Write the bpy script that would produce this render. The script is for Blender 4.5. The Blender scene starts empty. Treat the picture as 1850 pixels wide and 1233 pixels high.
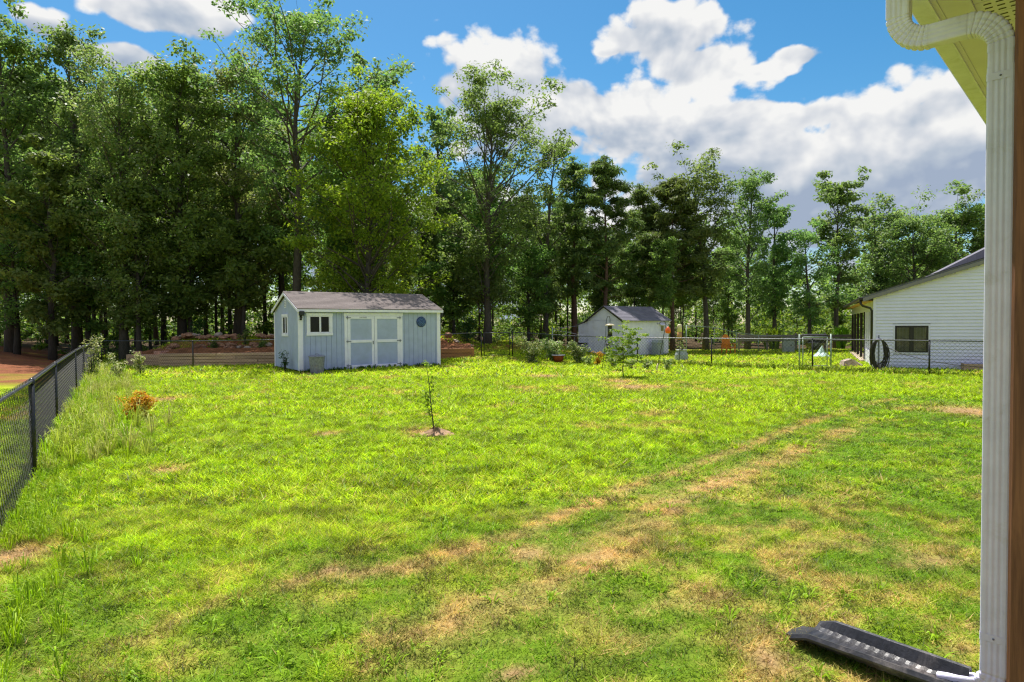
import bpy, math, random
import numpy as np
from mathutils import Vector, Matrix

R = math.radians
scene = bpy.context.scene
col = scene.collection
rnd = random.Random(7)

# ------------------------------------------------------------------ camera
EYE = 1.86
F = 1150.0                                  # focal length in photo pixels (1850 wide)
PITCH, ROLL = R(1.47), R(0.38)
cam_d = bpy.data.cameras.new('camera')
cam_d.sensor_width = 36.0
cam_d.lens = 36.0 * F / 1850.0
cam_d.clip_start = 0.05
cam_d.clip_end = 5000.0
cam = bpy.data.objects.new('camera', cam_d)
col.objects.link(cam)
CAM_M = (Matrix.Translation((0, 0, EYE)) @ Matrix.Rotation(math.pi / 2 - PITCH, 4, 'X') @ Matrix.Rotation(-ROLL, 4, 'Z'))
cam.matrix_world = CAM_M
scene.camera = cam

# ------------------------------------------------------------------ sun, sky, exposure
SUN_EL, SUN_AZ = R(64.0), R(-20.0)           # azimuth from +Y, positive to the right
sun_dir = Vector((math.sin(SUN_AZ) * math.cos(SUN_EL), math.cos(SUN_AZ) * math.cos(SUN_EL), math.sin(SUN_EL)))
sd = bpy.data.lights.new('sun', 'SUN')
sd.energy = 3.6
sd.angle = R(0.55)
sd.color = (1.0, 0.96, 0.89)
sun = bpy.data.objects.new('sun', sd)
sun.rotation_euler = (-sun_dir).to_track_quat('-Z', 'Y').to_euler()
sun.location = (0, 40, 60)
col.objects.link(sun)

scene.view_settings.view_transform = 'Standard'
scene.view_settings.look = 'None'
scene.view_settings.gamma = 1.0
scene.view_settings.exposure = 1.15
scene.view_settings.use_curve_mapping = False
scene.cycles.max_bounces = 4
scene.cycles.diffuse_bounces = 3
scene.cycles.glossy_bounces = 2
scene.cycles.transmission_bounces = 3
scene.cycles.transparent_max_bounces = 4
scene.cycles.use_denoising = True
scene.cycles.denoising_prefilter = 'NONE'
scene.cycles.filter_width = 1.25


class NT:
    """small helper for node trees"""
    def __init__(self, tree):
        self.t = tree
        self.n = tree.nodes
        self.l = tree.links

    def node(self, typ, **kw):
        n = self.n.new(typ)
        for k, v in kw.items():
            setattr(n, k, v)
        return n

    def put(self, sock, v):
        if isinstance(v, bpy.types.NodeSocket):
            self.l.new(v, sock)
        elif isinstance(v, (tuple, list)) and len(v) == 3 and sock.type == 'RGBA':
            sock.default_value = (*v, 1.0)
        else:
            sock.default_value = v

    def math(self, op, a, b=None, c=None, clamp=False):
        n = self.node('ShaderNodeMath', operation=op, use_clamp=clamp)
        self.put(n.inputs[0], a)
        if b is not None:
            self.put(n.inputs[1], b)
        if c is not None:
            self.put(n.inputs[2], c)
        return n.outputs[0]

    def mix(self, f, a, b, blend='MIX'):
        n = self.node('ShaderNodeMix', data_type='RGBA', blend_type=blend)
        self.put(n.inputs[0], f)
        self.put(n.inputs[6], a)
        self.put(n.inputs[7], b)
        return n.outputs[2]

    def noise(self, vec, scale, detail=4.0, rough=0.55, dist=0.0, dim='3D'):
        n = self.node('ShaderNodeTexNoise', noise_dimensions=dim)
        if vec is not None:
            self.l.new(vec, n.inputs['Vector'])
        n.inputs['Scale'].default_value = scale
        n.inputs['Detail'].default_value = detail
        n.inputs['Roughness'].default_value = rough
        n.inputs['Distortion'].default_value = dist
        return n.outputs[0]

    def ramp(self, f, stops):
        n = self.node('ShaderNodeValToRGB')
        e = n.color_ramp.elements
        while len(e) < len(stops):
            e.new(0.5)
        for i, (p, c) in enumerate(stops):
            e[i].position = p
            e[i].color = (*c, 1.0) if len(c) == 3 else c
        self.put(n.inputs[0], f)
        return n.outputs[0]

    def smooth(self, x, lo, hi):
        n = self.node('ShaderNodeMapRange', interpolation_type='SMOOTHSTEP')
        self.put(n.inputs[0], x)
        n.inputs[1].default_value = lo
        n.inputs[2].default_value = hi
        return n.outputs[0]


world = bpy.data.worlds.new('World')
scene.world = world
world.use_nodes = True
wt = NT(world.node_tree)
wt.n.clear()
sky = wt.node('ShaderNodeTexSky', sky_type='NISHITA', sun_disc=False)
sky.sun_elevation = SUN_EL
sky.sun_rotation = SUN_AZ
sky.altitude = 300
sky.air_density = 1.0
sky.dust_density = 0.6
sky.ozone_density = 2.0
tc = wt.node('ShaderNodeTexCoord')
sep = wt.node('ShaderNodeSeparateXYZ')
wt.l.new(tc.outputs['Generated'], sep.inputs[0])
az = wt.math('ARCTAN2', sep.outputs[0], sep.outputs[1])
el = wt.math('ARCSINE', sep.outputs[2])


def px_dir(px, py):
    v = CAM_M.to_3x3() @ Vector(((px - 925.0) / F, -(py - 616.5) / F, -1.0))
    return v.normalized()


def px_azel(px, py):
    v = px_dir(px, py)
    return math.atan2(v.x, v.y), math.asin(v.z)


def cloud_coord(dz):
    cv = wt.node('ShaderNodeCombineXYZ')
    wt.put(cv.inputs[0], az)
    e2 = wt.math('ADD', el, dz) if dz else el
    wt.put(cv.inputs[1], wt.math('MULTIPLY', e2, 1.35))
    cv.inputs[2].default_value = 3.7
    return cv.outputs[0]


p_here, p_up = cloud_coord(0.0), cloud_coord(0.030)
n_big = wt.noise(p_here, 5.0, 5.0, 0.54, 0.15, '2D')
n_up = wt.noise(p_up, 5.0, 4.0, 0.54, 0.15, '2D')
n_fine = wt.noise(p_here, 17.0, 5.0, 0.6, 0.1, '2D')


def billow(p, scale):
    wob = wt.node('ShaderNodeVectorMath', operation='MULTIPLY_ADD')
    nzc = wt.node('ShaderNodeTexNoise', noise_dimensions='2D')
    nzc.inputs['Scale'].default_value = scale * 0.8
    nzc.inputs['Detail'].default_value = 2.0
    wt.l.new(p, nzc.inputs['Vector'])
    wt.l.new(nzc.outputs['Color'], wob.inputs[0])
    wob.inputs[1].default_value = (0.9 / scale,) * 3
    wt.l.new(p, wob.inputs[2])
    vo = wt.node('ShaderNodeTexVoronoi', feature='F1', voronoi_dimensions='2D')
    vo.inputs['Scale'].default_value = scale
    wt.l.new(wob.outputs[0], vo.inputs['Vector'])
    return wt.math('SUBTRACT', 1.0, vo.outputs['Distance'])


bw = billow(p_here, 13.0)
bw2 = billow(p_here, 31.0)
n_cov = wt.noise(p_here, 1.7, 2.0, 0.5, 0.0, '2D')
# the clouds that stand over the trees: centre and half sizes, photo pixels
blobs = [(1195, 70, 150, 78), (1270, 120, 130, 55), (930, 150, 150, 72), (1060, 215, 230, 120), (1300, 250, 210, 120),
         (1680, 235, 170, 110), (1560, 270, 160, 80), (1450, 205, 110, 40), (1380, 128, 80, 22), (1100, 92, 40, 15),
         (320, 22, 130, 42), (75, 38, 50, 24), (225, 108, 90, 26), (1435, 100, 60, 24),
         (700, 420, 900, 90), (1400, 350, 600, 130)]
field = None
topness = None
for (bx_, by_, rx, ry) in blobs:
    a0, e0 = px_azel(bx_, by_)
    a1, _ = px_azel(bx_ + rx, by_)
    _, e1 = px_azel(bx_, by_ - ry)
    ra, re = abs(a1 - a0), abs(e1 - e0)
    dx = wt.math('MULTIPLY', wt.math('SUBTRACT', az, a0), 1 / ra)
    dy = wt.math('MULTIPLY', wt.math('SUBTRACT', el, e0), 1 / re)
    rr = wt.math('SQRT', wt.math('ADD', wt.math('MULTIPLY', dx, dx), wt.math('MULTIPLY', dy, dy)))
    b = wt.math('SUBTRACT', 1.0, rr)
    field = b if field is None else wt.math('SMOOTH_MAX', field, b, 0.15)
    wgt = wt.math('POWER', wt.math('MAXIMUM', wt.math('ADD', b, 0.35), 0.001), 2.0)
    wsum = wgt if topness is None else wt.math('ADD', wsum, wgt)
    tv = wt.math('MULTIPLY', wgt, dy)
    topness = tv if topness is None else wt.math('ADD', topness, tv)
base = wt.math('MULTIPLY_ADD', n_cov, 2.4, -1.12)
base = wt.math('ADD', base, wt.math('MULTIPLY', wt.smooth(el, 0.28, 0.02), 0.7))
far_from_view = wt.smooth(wt.math('ABSOLUTE', az), 0.75, 1.1)
base = wt.math('ADD', base, wt.math('MULTIPLY', wt.math('SUBTRACT', 1.0, far_from_view), -0.95))
field = wt.math('MAXIMUM', wt.math('MINIMUM', field, 0.75), base)
nz = wt.math('ADD', wt.math('MULTIPLY_ADD', n_big, 2.0, -1.0), wt.math('MULTIPLY_ADD', n_fine, 0.7, -0.35))
nz = wt.math('ADD', nz, wt.math('ADD', wt.math('MULTIPLY_ADD', bw, 0.75, -0.44), wt.math('MULTIPLY_ADD', bw2, 0.32, -0.18)))
dens = wt.math('ADD', wt.math('ADD', field, nz), 0.13)
alpha = wt.smooth(dens, 0.0, 0.32)
lit = wt.math('ADD', wt.math('MULTIPLY', wt.math('SUBTRACT', n_big, n_up), 3.6),
              wt.math('MULTIPLY', wt.math('SUBTRACT', n_fine, 0.5), 0.5))
topness = wt.math('DIVIDE', topness, wt.math('ADD', wsum, 0.02))
lit = wt.math('ADD', lit, wt.math('MULTIPLY', topness, 0.46))
lit = wt.math('ADD', lit, wt.math('MULTIPLY', wt.math('SUBTRACT', bw, 0.6), 0.35))
lit = wt.math('ADD', lit, wt.math('MULTIPLY_ADD', bw2, 0.35, -0.2))
lit = wt.math('ADD', lit, wt.math('MULTIPLY', wt.math('SUBTRACT', 0.62, dens), 0.42))
lit = wt.math('ADD', lit, wt.math('MULTIPLY', wt.math('SUBTRACT', el, 0.24), 1.5))
lit = wt.math('ADD', lit, 0.50, clamp=True)
cloud_c = wt.ramp(lit, [(0.0, (0.38, 0.46, 0.60)), (0.32, (0.51, 0.58, 0.68)), (0.66, (0.73, 0.76, 0.81)), (1.0, (0.96, 0.96, 0.95))])
hs = wt.node('ShaderNodeHueSaturation')
hs.inputs['Saturation'].default_value = 1.38
hs.inputs['Hue'].default_value = 0.488
wt.l.new(sky.outputs[0], hs.inputs['Color'])
bg_sky = wt.node('ShaderNodeBackground')
wt.l.new(hs.outputs[0], bg_sky.inputs[0])
bg_sky.inputs[1].default_value = 0.062
bg_cl = wt.node('ShaderNodeBackground')
wt.l.new(cloud_c, bg_cl.inputs[0])
bg_cl.inputs[1].default_value = 0.43
mixs = wt.node('ShaderNodeMixShader')
wt.l.new(alpha, mixs.inputs[0])
wt.l.new(bg_sky.outputs[0], mixs.inputs[1])
wt.l.new(bg_cl.outputs[0], mixs.inputs[2])
wo = wt.node('ShaderNodeOutputWorld')
wt.l.new(mixs.outputs[0], wo.inputs[0])


# ------------------------------------------------------------------ terrain height
def sstep(x, a, b):
    t = np.clip((np.asarray(x, float) - a) / (b - a), 0, 1)
    return t * t * (3 - 2 * t)


def vnoise(x, y, seed=0):
    """value noise, vectorised"""
    x = np.asarray(x, float)
    y = np.asarray(y, float)
    xi, yi = np.floor(x), np.floor(y)
    fx, fy = x - xi, y - yi
    fx = fx * fx * (3 - 2 * fx)
    fy = fy * fy * (3 - 2 * fy)

    def hsh(i, j):
        s = np.sin(i * 127.1 + j * 311.7 + seed * 74.7) * 43758.5453
        return s - np.floor(s)
    a, b, c, d = hsh(xi, yi), hsh(xi + 1, yi), hsh(xi, yi + 1), hsh(xi + 1, yi + 1)
    return (a * (1 - fx) + b * fx) * (1 - fy) + (c * (1 - fx) + d * fx) * fy


def fbm(x, y, seed=0, octs=4):
    s, amp, tot = 0, 1.0, 0
    for k in range(octs):
        s = s + amp * vnoise(np.asarray(x) * 2 ** k + 13.7 * k, np.asarray(y) * 2 ** k - 7.1 * k, seed + k)
        tot += amp
        amp *= 0.5
    return s / tot


def ground_z(x, y):
    x = np.asarray(x, float)
    y = np.asarray(y, float)
    z = 0.2 * np.exp(-((x + 5.5) / 6.0) ** 2 - ((y - 25.5) / 4.5) ** 2)
    z = z + 0.30 * np.exp(-((x + 0.6) / 3.2) ** 2) * sstep(y, 26, 31.5)
    z = z + 0.45 * np.exp(-((x - 0.2) / 4.5) ** 2) * sstep(y, 32, 37)
    terr = sstep(x, -21.0, -17.5) * (1 - sstep(x, -4.5, -1.5))
    z = z + 1.15 * terr * sstep(y, 31.9, 34.0)
    # bank of dug red earth left of the fence
    off = (x + 5.95) * 0.85 + (y - 7.86) * 0.53          # signed distance to the left fence
    z = z + 0.62 * sstep(-off, 0.6, 6.0) * sstep(y, 21, 34) * (1 - terr)
    z = z * (1 - 0.5 * sstep(y, 48, 75))
    near = 1 - sstep(y, 30, 60)
    z = z + near * 0.035 * (fbm(x * 0.8, y * 0.8, 5, 3) - 0.5)
    return z


def gz(x, y):
    return float(ground_z(x, y))


def gp(px, py):
    """ground point under a photo pixel"""
    d = px_dir(px, py)
    z = 0.0
    for _ in range(12):
        t = (z - EYE) / d.z
        z = gz(d.x * t, d.y * t)
    return Vector((d.x * t, d.y * t, z))


def at(px, py, Y):
    d = px_dir(px, py)
    return Vector((0, 0, EYE)) + d * (Y / d.y)


# ------------------------------------------------------------------ mesh helpers
class MB:
    def __init__(self):
        self.v, self.f, self.s = [], [], []

    def add(self, vs, fs, smooth=False):
        b = len(self.v)
        self.v += [tuple(p) for p in vs]
        self.f += [tuple(i + b for i in f) for f in fs]
        self.s += [smooth] * len(fs)
        return self

    def box(self, x0, x1, y0, y1, z0, z1, bev=0.0):
        if bev <= 0:
            vs = [(x, y, z) for z in (z0, z1) for y in (y0, y1) for x in (x0, x1)]
            return self.add(vs, [(0, 2, 3, 1), (4, 5, 7, 6), (0, 1, 5, 4), (2, 6, 7, 3), (0, 4, 6, 2), (1, 3, 7, 5)])
        b = min(bev, (x1 - x0) / 2.1, (y1 - y0) / 2.1, (z1 - z0) / 2.1)
        ring = lambda i, z: [(x0 + i, y0 + b, z), (x0 + b, y0 + i, z), (x1 - b, y0 + i, z), (x1 - i, y0 + b, z),
                             (x1 - i, y1 - b, z), (x1 - b, y1 - i, z), (x0 + b, y1 - i, z), (x0 + i, y1 - b, z)]
        ins = lambda z: [(x0 + b, y0 + b, z), (x0 + b, y0 + b, z), (x1 - b, y0 + b, z), (x1 - b, y0 + b, z),
                         (x1 - b, y1 - b, z), (x1 - b, y1 - b, z), (x0 + b, y1 - b, z), (x0 + b, y1 - b, z)]
        vs = ring(0, z0 + b) + ring(0, z1 - b) + [ins(z0)[k] for k in (0, 2, 4, 6)] + [ins(z1)[k] for k in (0, 2, 4, 6)]
        fs = [(k, (k + 1) % 8, 8 + (k + 1) % 8, 8 + k) for k in range(8)]
        fs += [(19, 18, 17, 16), (20, 21, 22, 23)]
        for q in range(4):
            fs += [(16 + q, 2 * q + 1, 2 * q), (20 + q, 8 + 2 * q, 8 + 2 * q + 1)]
            n = (q + 1) % 4
            fs += [(16 + q, 16 + n, (2 * n) % 8, 2 * q + 1), (20 + q, 8 + 2 * q + 1, 8 + (2 * n) % 8, 20 + n)]
        return self.add(vs, fs)

    def prism(self, pts, axis, a, b):
        """polygon pts extruded along axis from a to b; pts are in the two other axes"""
        def mk(p, t):
            q = list(p)
            q.insert(axis, t)
            return tuple(q)
        n = len(pts)
        vs = [mk(p, a) for p in pts] + [mk(p, b) for p in pts]
        fs = [(i, (i + 1) % n, n + (i + 1) % n, n + i) for i in range(n)]
        fs += [tuple(range(n - 1, -1, -1)), tuple(range(n, 2 * n))]
        return self.add(vs, fs)

    def tube(self, pts, rad, sides=8, cap=True, smooth=True):
        pts = [Vector(p) for p in pts]
        rads = rad if isinstance(rad, (list, tuple)) else [rad] * len(pts)
        vs = []
        up = Vector((0, 0, 1))
        prev = None
        for i, p in enumerate(pts):
            t = (pts[min(i + 1, len(pts) - 1)] - pts[max(i - 1, 0)])
            if t.length < 1e-9:
                t = Vector((0, 0, 1))
            t.normalize()
            if prev is None:
                ref = Vector((1, 0, 0)) if abs(t.dot(up)) > 0.9 else up
                a = t.cross(ref).normalized()
            else:
                a = prev - t * prev.dot(t)
                a = a.normalized() if a.length > 1e-6 else t.cross(up).normalized()
            prev = a
            b = t.cross(a)
            for k in range(sides):
                th = 2 * math.pi * k / sides
                vs.append(p + (a * math.cos(th) + b * math.sin(th)) * rads[i])
        n = len(pts)
        fs = [(i * sides + k, i * sides + (k + 1) % sides, (i + 1) * sides + (k + 1) % sides, (i + 1) * sides + k)
              for i in range(n - 1) for k in range(sides)]
        self.add(vs, fs, smooth)
        if cap:
            b0 = len(self.v) - len(vs)
            self.f += [tuple(b0 + k for k in range(sides - 1, -1, -1)), tuple(b0 + (n - 1) * sides + k for k in range(sides))]
            self.s += [False, False]
        return self

    def lathe(self, prof, c=(0, 0, 0), sides=20, smooth=True):
        vs = [(c[0] + r * math.cos(2 * math.pi * k / sides), c[1] + r * math.sin(2 * math.pi * k / sides), c[2] + z)
              for r, z in prof for k in range(sides)]
        fs = [(i * sides + k, i * sides + (k + 1) % sides, (i + 1) * sides + (k + 1) % sides, (i + 1) * sides + k)
              for i in range(len(prof) - 1) for k in range(sides)]
        return self.add(vs, fs, smooth)

    def mesh(self, name):
        me = bpy.data.meshes.new(name)
        me.from_pydata(self.v, [], self.f)
        me.polygons.foreach_set('use_smooth', self.s)
        me.update()
        return me

    def build(self, name, mat, parent=None, loc=None, rz=0.0):
        return obj(name, self.mesh(name), mat, parent, loc, rz)


def obj(name, me, mat=None, parent=None, loc=None, rz=0.0):
    o = bpy.data.objects.new(name, me)
    col.objects.link(o)
    if mat is not None and me is not None and not me.materials:
        me.materials.append(mat)
    if parent is not None:
        o.parent = parent
    if loc is not None:
        o.location = loc
    o.rotation_euler = (0, 0, rz)
    return o


def tag(o, label=None, cat=None, group=None, kind=None):
    if label:
        o['label'] = label
    if cat:
        o['category'] = cat
    if group:
        o['group'] = group
    if kind:
        o['kind'] = kind
    return o


def thing(name, label, cat, loc=(0, 0, 0), rz=0.0, group=None):
    o = bpy.data.objects.new(name, None)
    o.empty_display_size = 0.2
    o.location = loc
    o.rotation_euler = (0, 0, rz)
    col.objects.link(o)
    return tag(o, label, cat, group)


def np_mesh(name, verts, nper, smooth=False, color=None):
    """many separate faces with nper corners each"""
    nv = len(verts)
    nf = nv // nper
    me = bpy.data.meshes.new(name)
    me.vertices.add(nv)
    me.vertices.foreach_set('co', np.ascontiguousarray(verts, np.float32).ravel())
    me.loops.add(nv)
    me.loops.foreach_set('vertex_index', np.arange(nv, dtype=np.int32))
    me.polygons.add(nf)
    me.polygons.foreach_set('loop_start', np.arange(0, nv, nper, dtype=np.int32))
    if color is not None:
        a = me.attributes.new('tint', 'FLOAT_COLOR', 'FACE')
        c4 = np.ones((nf, 4), np.float32)
        c4[:, :3] = color
        a.data.foreach_set('color', c4.ravel())
    me.update(calc_edges=True)
    me.validate()
    return me


# ------------------------------------------------------------------ materials
def new_mat(name):
    m = bpy.data.materials.new(name)
    m.use_nodes = True
    t = NT(m.node_tree)
    return m, t, t.n['Principled BSDF']


def mat_plain(name, c, rough=0.6, var=0.12, scale=6.0, metal=0.0, spec=0.4, bump=0.0, bump_scale=40.0, stain=None, stain_amt=0.35):
    """base colour with soft uneven tone, fine relief and optional stains"""
    m, t, bs = new_mat(name)
    tcn = t.node('ShaderNodeTexCoord')
    v = tcn.outputs['Object']
    n1 = t.noise(v, scale, 5.0, 0.6)
    lo = tuple(x * (1 - var) for x in c)
    hi = tuple(min(1, x * (1 + var)) for x in c)
    cc = t.mix(t.smooth(n1, 0.3, 0.7), lo, hi)
    if stain is not None:
        n2 = t.noise(v, scale * 0.45, 8.0, 0.7, 0.6)
        cc = t.mix(t.math('MULTIPLY', t.smooth(n2, 0.52, 0.72), stain_amt), cc, stain)
    t.l.new(cc, bs.inputs['Base Color'])
    n3 = t.noise(v, scale * 3, 4.0)
    t.l.new(t.math('MULTIPLY_ADD', n3, 0.25, rough - 0.12), bs.inputs['Roughness'])
    bs.inputs['Metallic'].default_value = metal
    bs.inputs['Specular IOR Level'].default_value = spec
    if bump > 0:
        bn = t.node('ShaderNodeBump')
        bn.inputs['Strength'].default_value = bump
        bn.inputs['Distance'].default_value = 0.01
        t.l.new(t.noise(v, bump_scale, 5.0), bn.inputs['Height'])
        t.l.new(bn.outputs[0], bs.inputs['Normal'])
    return m


def mat_wood(name, c0, c1, axis=0, scale=3.0, rough=0.75):
    """grain stretched along one local axis; each object gets its own tone"""
    m, t, bs = new_mat(name)
    tcn = t.node('ShaderNodeTexCoord')
    mp = t.node('ShaderNodeMapping')
    s = [14.0, 14.0, 14.0]
    s[axis] = 0.7
    mp.inputs['Scale'].default_value = s
    oi = t.node('ShaderNodeObjectInfo')
    t.l.new(tcn.outputs['Object'], mp.inputs['Vector'])
    add = t.node('ShaderNodeVectorMath', operation='ADD')
    t.l.new(mp.outputs[0], add.inputs[0])
    cx = t.node('ShaderNodeCombineXYZ')
    for k in range(3):
        t.l.new(t.math('MULTIPLY', oi.outputs['Random'], 37.0 + 11 * k), cx.inputs[k])
    t.l.new(cx.outputs[0], add.inputs[1])
    n = t.noise(add.outputs[0], scale, 6.0, 0.65, 0.5)
    cc = t.ramp(n, [(0.28, c0), (0.72, c1)])
    g = t.math('MULTIPLY_ADD', oi.outputs['Random'], 0.35, 0.82)
    hv = t.node('ShaderNodeHueSaturation')
    t.l.new(cc, hv.inputs['Color'])
    t.l.new(g, hv.inputs['Value'])
    t.l.new(hv.outputs[0], bs.inputs['Base Color'])
    bs.inputs['Roughness'].default_value = rough
    bn = t.node('ShaderNodeBump')
    bn.inputs['Strength'].default_value = 0.35
    bn.inputs['Distance'].default_value = 0.01
    t.l.new(n, bn.inputs['Height'])
    t.l.new(bn.outputs[0], bs.inputs['Normal'])
    return m


def mat_leaf(name, cols, trans=0.45, rough=0.45, spec=0.35, vari=0.5, tint=False):
    """leaf faces: each leaf its own tone, light passes through"""
    m, t, bs = new_mat(name)
    geo = t.node('ShaderNodeNewGeometry')
    oi = t.node('ShaderNodeObjectInfo')
    if tint:
        at_ = t.node('ShaderNodeAttribute', attribute_name='tint')
        cc = at_.outputs['Color']
    else:
        n = len(cols)
        cc = t.ramp(geo.outputs['Random Per Island'], [(i / max(1, n - 1), c) for i, c in enumerate(cols)])
    hv = t.node('ShaderNodeHueSaturation')
    t.l.new(cc, hv.inputs['Color'])
    if vari:
        t.l.new(t.math('MULTIPLY_ADD', oi.outputs['Random'], 0.05, 0.47), hv.inputs['Hue'])
        t.l.new(t.math('MULTIPLY_ADD', oi.outputs['Random'], vari, 1 - vari / 2), hv.inputs['Value'])
    t.l.new(hv.outputs[0], bs.inputs['Base Color'])
    bs.inputs['Roughness'].default_value = rough
    bs.inputs['Specular IOR Level'].default_value = spec
    tr = t.node('ShaderNodeBsdfTranslucent')
    yel = t.mix(0.5, hv.outputs[0], (1.2, 1.4, 0.6), 'MULTIPLY')
    t.l.new(yel, tr.inputs['Color'])
    mx = t.node('ShaderNodeMixShader')
    mx.inputs[0].default_value = trans
    t.l.new(bs.outputs[0], mx.inputs[1])
    t.l.new(tr.outputs[0], mx.inputs[2])
    t.l.new(mx.outputs[0], t.n['Material Output'].inputs['Surface'])
    return m


def mat_bark(name, c0, c1):
    m, t, bs = new_mat(name)
    tcn = t.node('ShaderNodeTexCoord')
    mp = t.node('ShaderNodeMapping')
    mp.inputs['Scale'].default_value = (6, 6, 1.2)
    t.l.new(tcn.outputs['Object'], mp.inputs['Vector'])
    n = t.noise(mp.outputs[0], 3.0, 7.0, 0.7, 0.8)
    t.l.new(t.ramp(n, [(0.3, c0), (0.7, c1)]), bs.inputs['Base Color'])
    bs.inputs['Roughness'].default_value = 0.9
    bn = t.node('ShaderNodeBump')
    bn.inputs['Strength'].default_value = 0.8
    bn.inputs['Distance'].default_value = 0.03
    t.l.new(n, bn.inputs['Height'])
    t.l.new(bn.outputs[0], bs.inputs['Normal'])
    return m


def mat_shingle(name, c0, c1, row=0.14, tab=0.30):
    """asphalt shingle tabs on a roof whose courses run along local X"""
    m, t, bs = new_mat(name)
    tcn = t.node('ShaderNodeTexCoord')
    br = t.node('ShaderNodeTexBrick')
    br.inputs['Scale'].default_value = 1.0
    br.inputs['Brick Width'].default_value = tab
    br.inputs['Row Height'].default_value = row
    br.inputs['Mortar Size'].default_value = 0.004
    br.inputs['Color1'].default_value = (*c0, 1)
    br.inputs['Color2'].default_value = (*c1, 1)
    br.inputs['Mortar'].default_value = (*[x * 0.5 for x in c0], 1)
    t.l.new(tcn.outputs['Object'], br.inputs['Vector'])
    n = t.noise(tcn.outputs['Object'], 60.0, 3.0)
    cc = t.mix(0.45, br.outputs[0], t.ramp(n, [(0.3, tuple(x * 0.55 for x in c0)), (0.7, tuple(min(1, x * 1.5) for x in c1))]))
    t.l.new(cc, bs.inputs['Base Color'])
    bs.inputs['Roughness'].default_value = 0.92
    bs.inputs['Specular IOR Level'].default_value = 0.2
    return m


M = {}
M['blue'] = mat_plain('blue_paint', (0.39, 0.43, 0.66), 0.65, 0.07, 3.0, spec=0.25, bump=0.12, bump_scale=70, stain=(0.30, 0.33, 0.36), stain_amt=0.25)
M['white_trim'] = mat_plain('white_trim', (0.80, 0.765, 0.96), 0.55, 0.05, 4.0, spec=0.3, stain=(0.52, 0.50, 0.46), stain_amt=0.3)
M['pale_shed'] = mat_plain('pale_paint', (0.74, 0.72, 0.88), 0.65, 0.06, 2.5, spec=0.25, bump=0.1, stain=(0.42, 0.40, 0.38), stain_amt=0.3)
M['siding'] = mat_plain('white_vinyl', (0.71, 0.68, 0.88), 0.45, 0.03, 1.5, spec=0.35)
M['black_metal'] = mat_plain('black_coated_metal', (0.012, 0.012, 0.014), 0.35, 0.2, 12.0, spec=0.5)
M['rail'] = mat_plain('black_rail', (0.05, 0.055, 0.065), 0.3, 0.2, 10.0, spec=0.6)
M['wire'] = mat_plain('black_vinyl_wire', (0.018, 0.018, 0.02), 0.45, 0.1, 5.0, spec=0.4)
M['galv'] = mat_plain('galvanised_steel', (0.20, 0.20, 0.28), 0.5, 0.25, 14.0, metal=0.2, spec=0.5, stain=(0.30, 0.20, 0.12), stain_amt=0.45)
M['galv_green'] = mat_plain('weathered_steel', (0.30, 0.36, 0.32), 0.5, 0.15, 9.0, metal=0.4)
M['glass'] = mat_plain('dark_window_glass', (0.010, 0.009, 0.010), 0.14, 0.3, 2.0, spec=0.28)
M['dark_brown'] = mat_plain('dark_brown_metal', (0.022, 0.017, 0.015), 0.4, 0.15, 4.0)
M['stain_brown'] = mat_wood('brown_stained_wood', (0.080, 0.026, 0.012), (0.27, 0.110, 0.050), 2, 2.6)
M['bed_grey'] = mat_wood('weathered_timber', (0.36, 0.22, 0.145), (0.66, 0.44, 0.30), 0, 2.0)
M['bed_red'] = mat_wood('new_timber', (0.32, 0.125, 0.05), (0.54, 0.24, 0.11), 0, 2.0)
M['rail_wood'] = mat_wood('grey_rail_wood', (0.14, 0.115, 0.09), (0.27, 0.23, 0.19), 0, 2.0)
M['rock'] = mat_plain('red_brown_rock', (0.34, 0.18, 0.115), 0.9, 0.45, 3.0, spec=0.2, bump=0.6, bump_scale=8, stain=(0.34, 0.25, 0.19), stain_amt=0.7)
M['pale_rock'] = mat_plain('pale_rock', (0.42, 0.33, 0.28), 0.9, 0.3, 4.0, spec=0.2, bump=0.5, bump_scale=9)
M['pink_block'] = mat_plain('pink_brick', (0.55, 0.28, 0.22), 0.9, 0.2, 6.0, spec=0.2, bump=0.4)
M['terracotta'] = mat_plain('terracotta', (0.28, 0.055, 0.03), 0.7, 0.2, 6.0)
M['orange'] = mat_plain('orange_plastic', (0.62, 0.20, 0.02), 0.4, 0.1, 5.0)
M['orange_red'] = mat_plain('orange_red_plastic', (0.75, 0.12, 0.02), 0.35, 0.1, 5.0)
M['grey_plastic'] = mat_plain('grey_enclosure', (0.30, 0.33, 0.36), 0.5, 0.1, 5.0)
M['tan_seed'] = mat_plain('seed_in_clear_tube', (0.42, 0.22, 0.08), 0.35, 0.3, 30.0)
M['cream_seed'] = mat_plain('cream_plastic', (0.62, 0.52, 0.34), 0.4, 0.1, 9.0)
M['teal_tarp'] = mat_plain('pale_teal_tarp', (0.50, 0.66, 0.64), 0.55, 0.12, 3.0)
M['navy'] = mat_plain('navy_enamel', (0.010, 0.022, 0.13), 0.4, 0.2, 9.0)
M['navy_light'] = mat_plain('light_blue_enamel', (0.10, 0.20, 0.46), 0.4, 0.15, 9.0)
M['spout'] = mat_plain('white_aluminium', (0.745, 0.71, 0.91), 0.45, 0.06, 9.0, spec=0.4, stain=(0.42, 0.38, 0.32), stain_amt=0.45)
M['soffit'] = mat_plain('cream_soffit', (0.68, 0.61, 0.78), 0.5, 0.05, 3.0, spec=0.3)
M['soffit_dark'] = mat_plain('soffit_slot', (0.06, 0.05, 0.025), 0.8, 0.1, 3.0)
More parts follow.
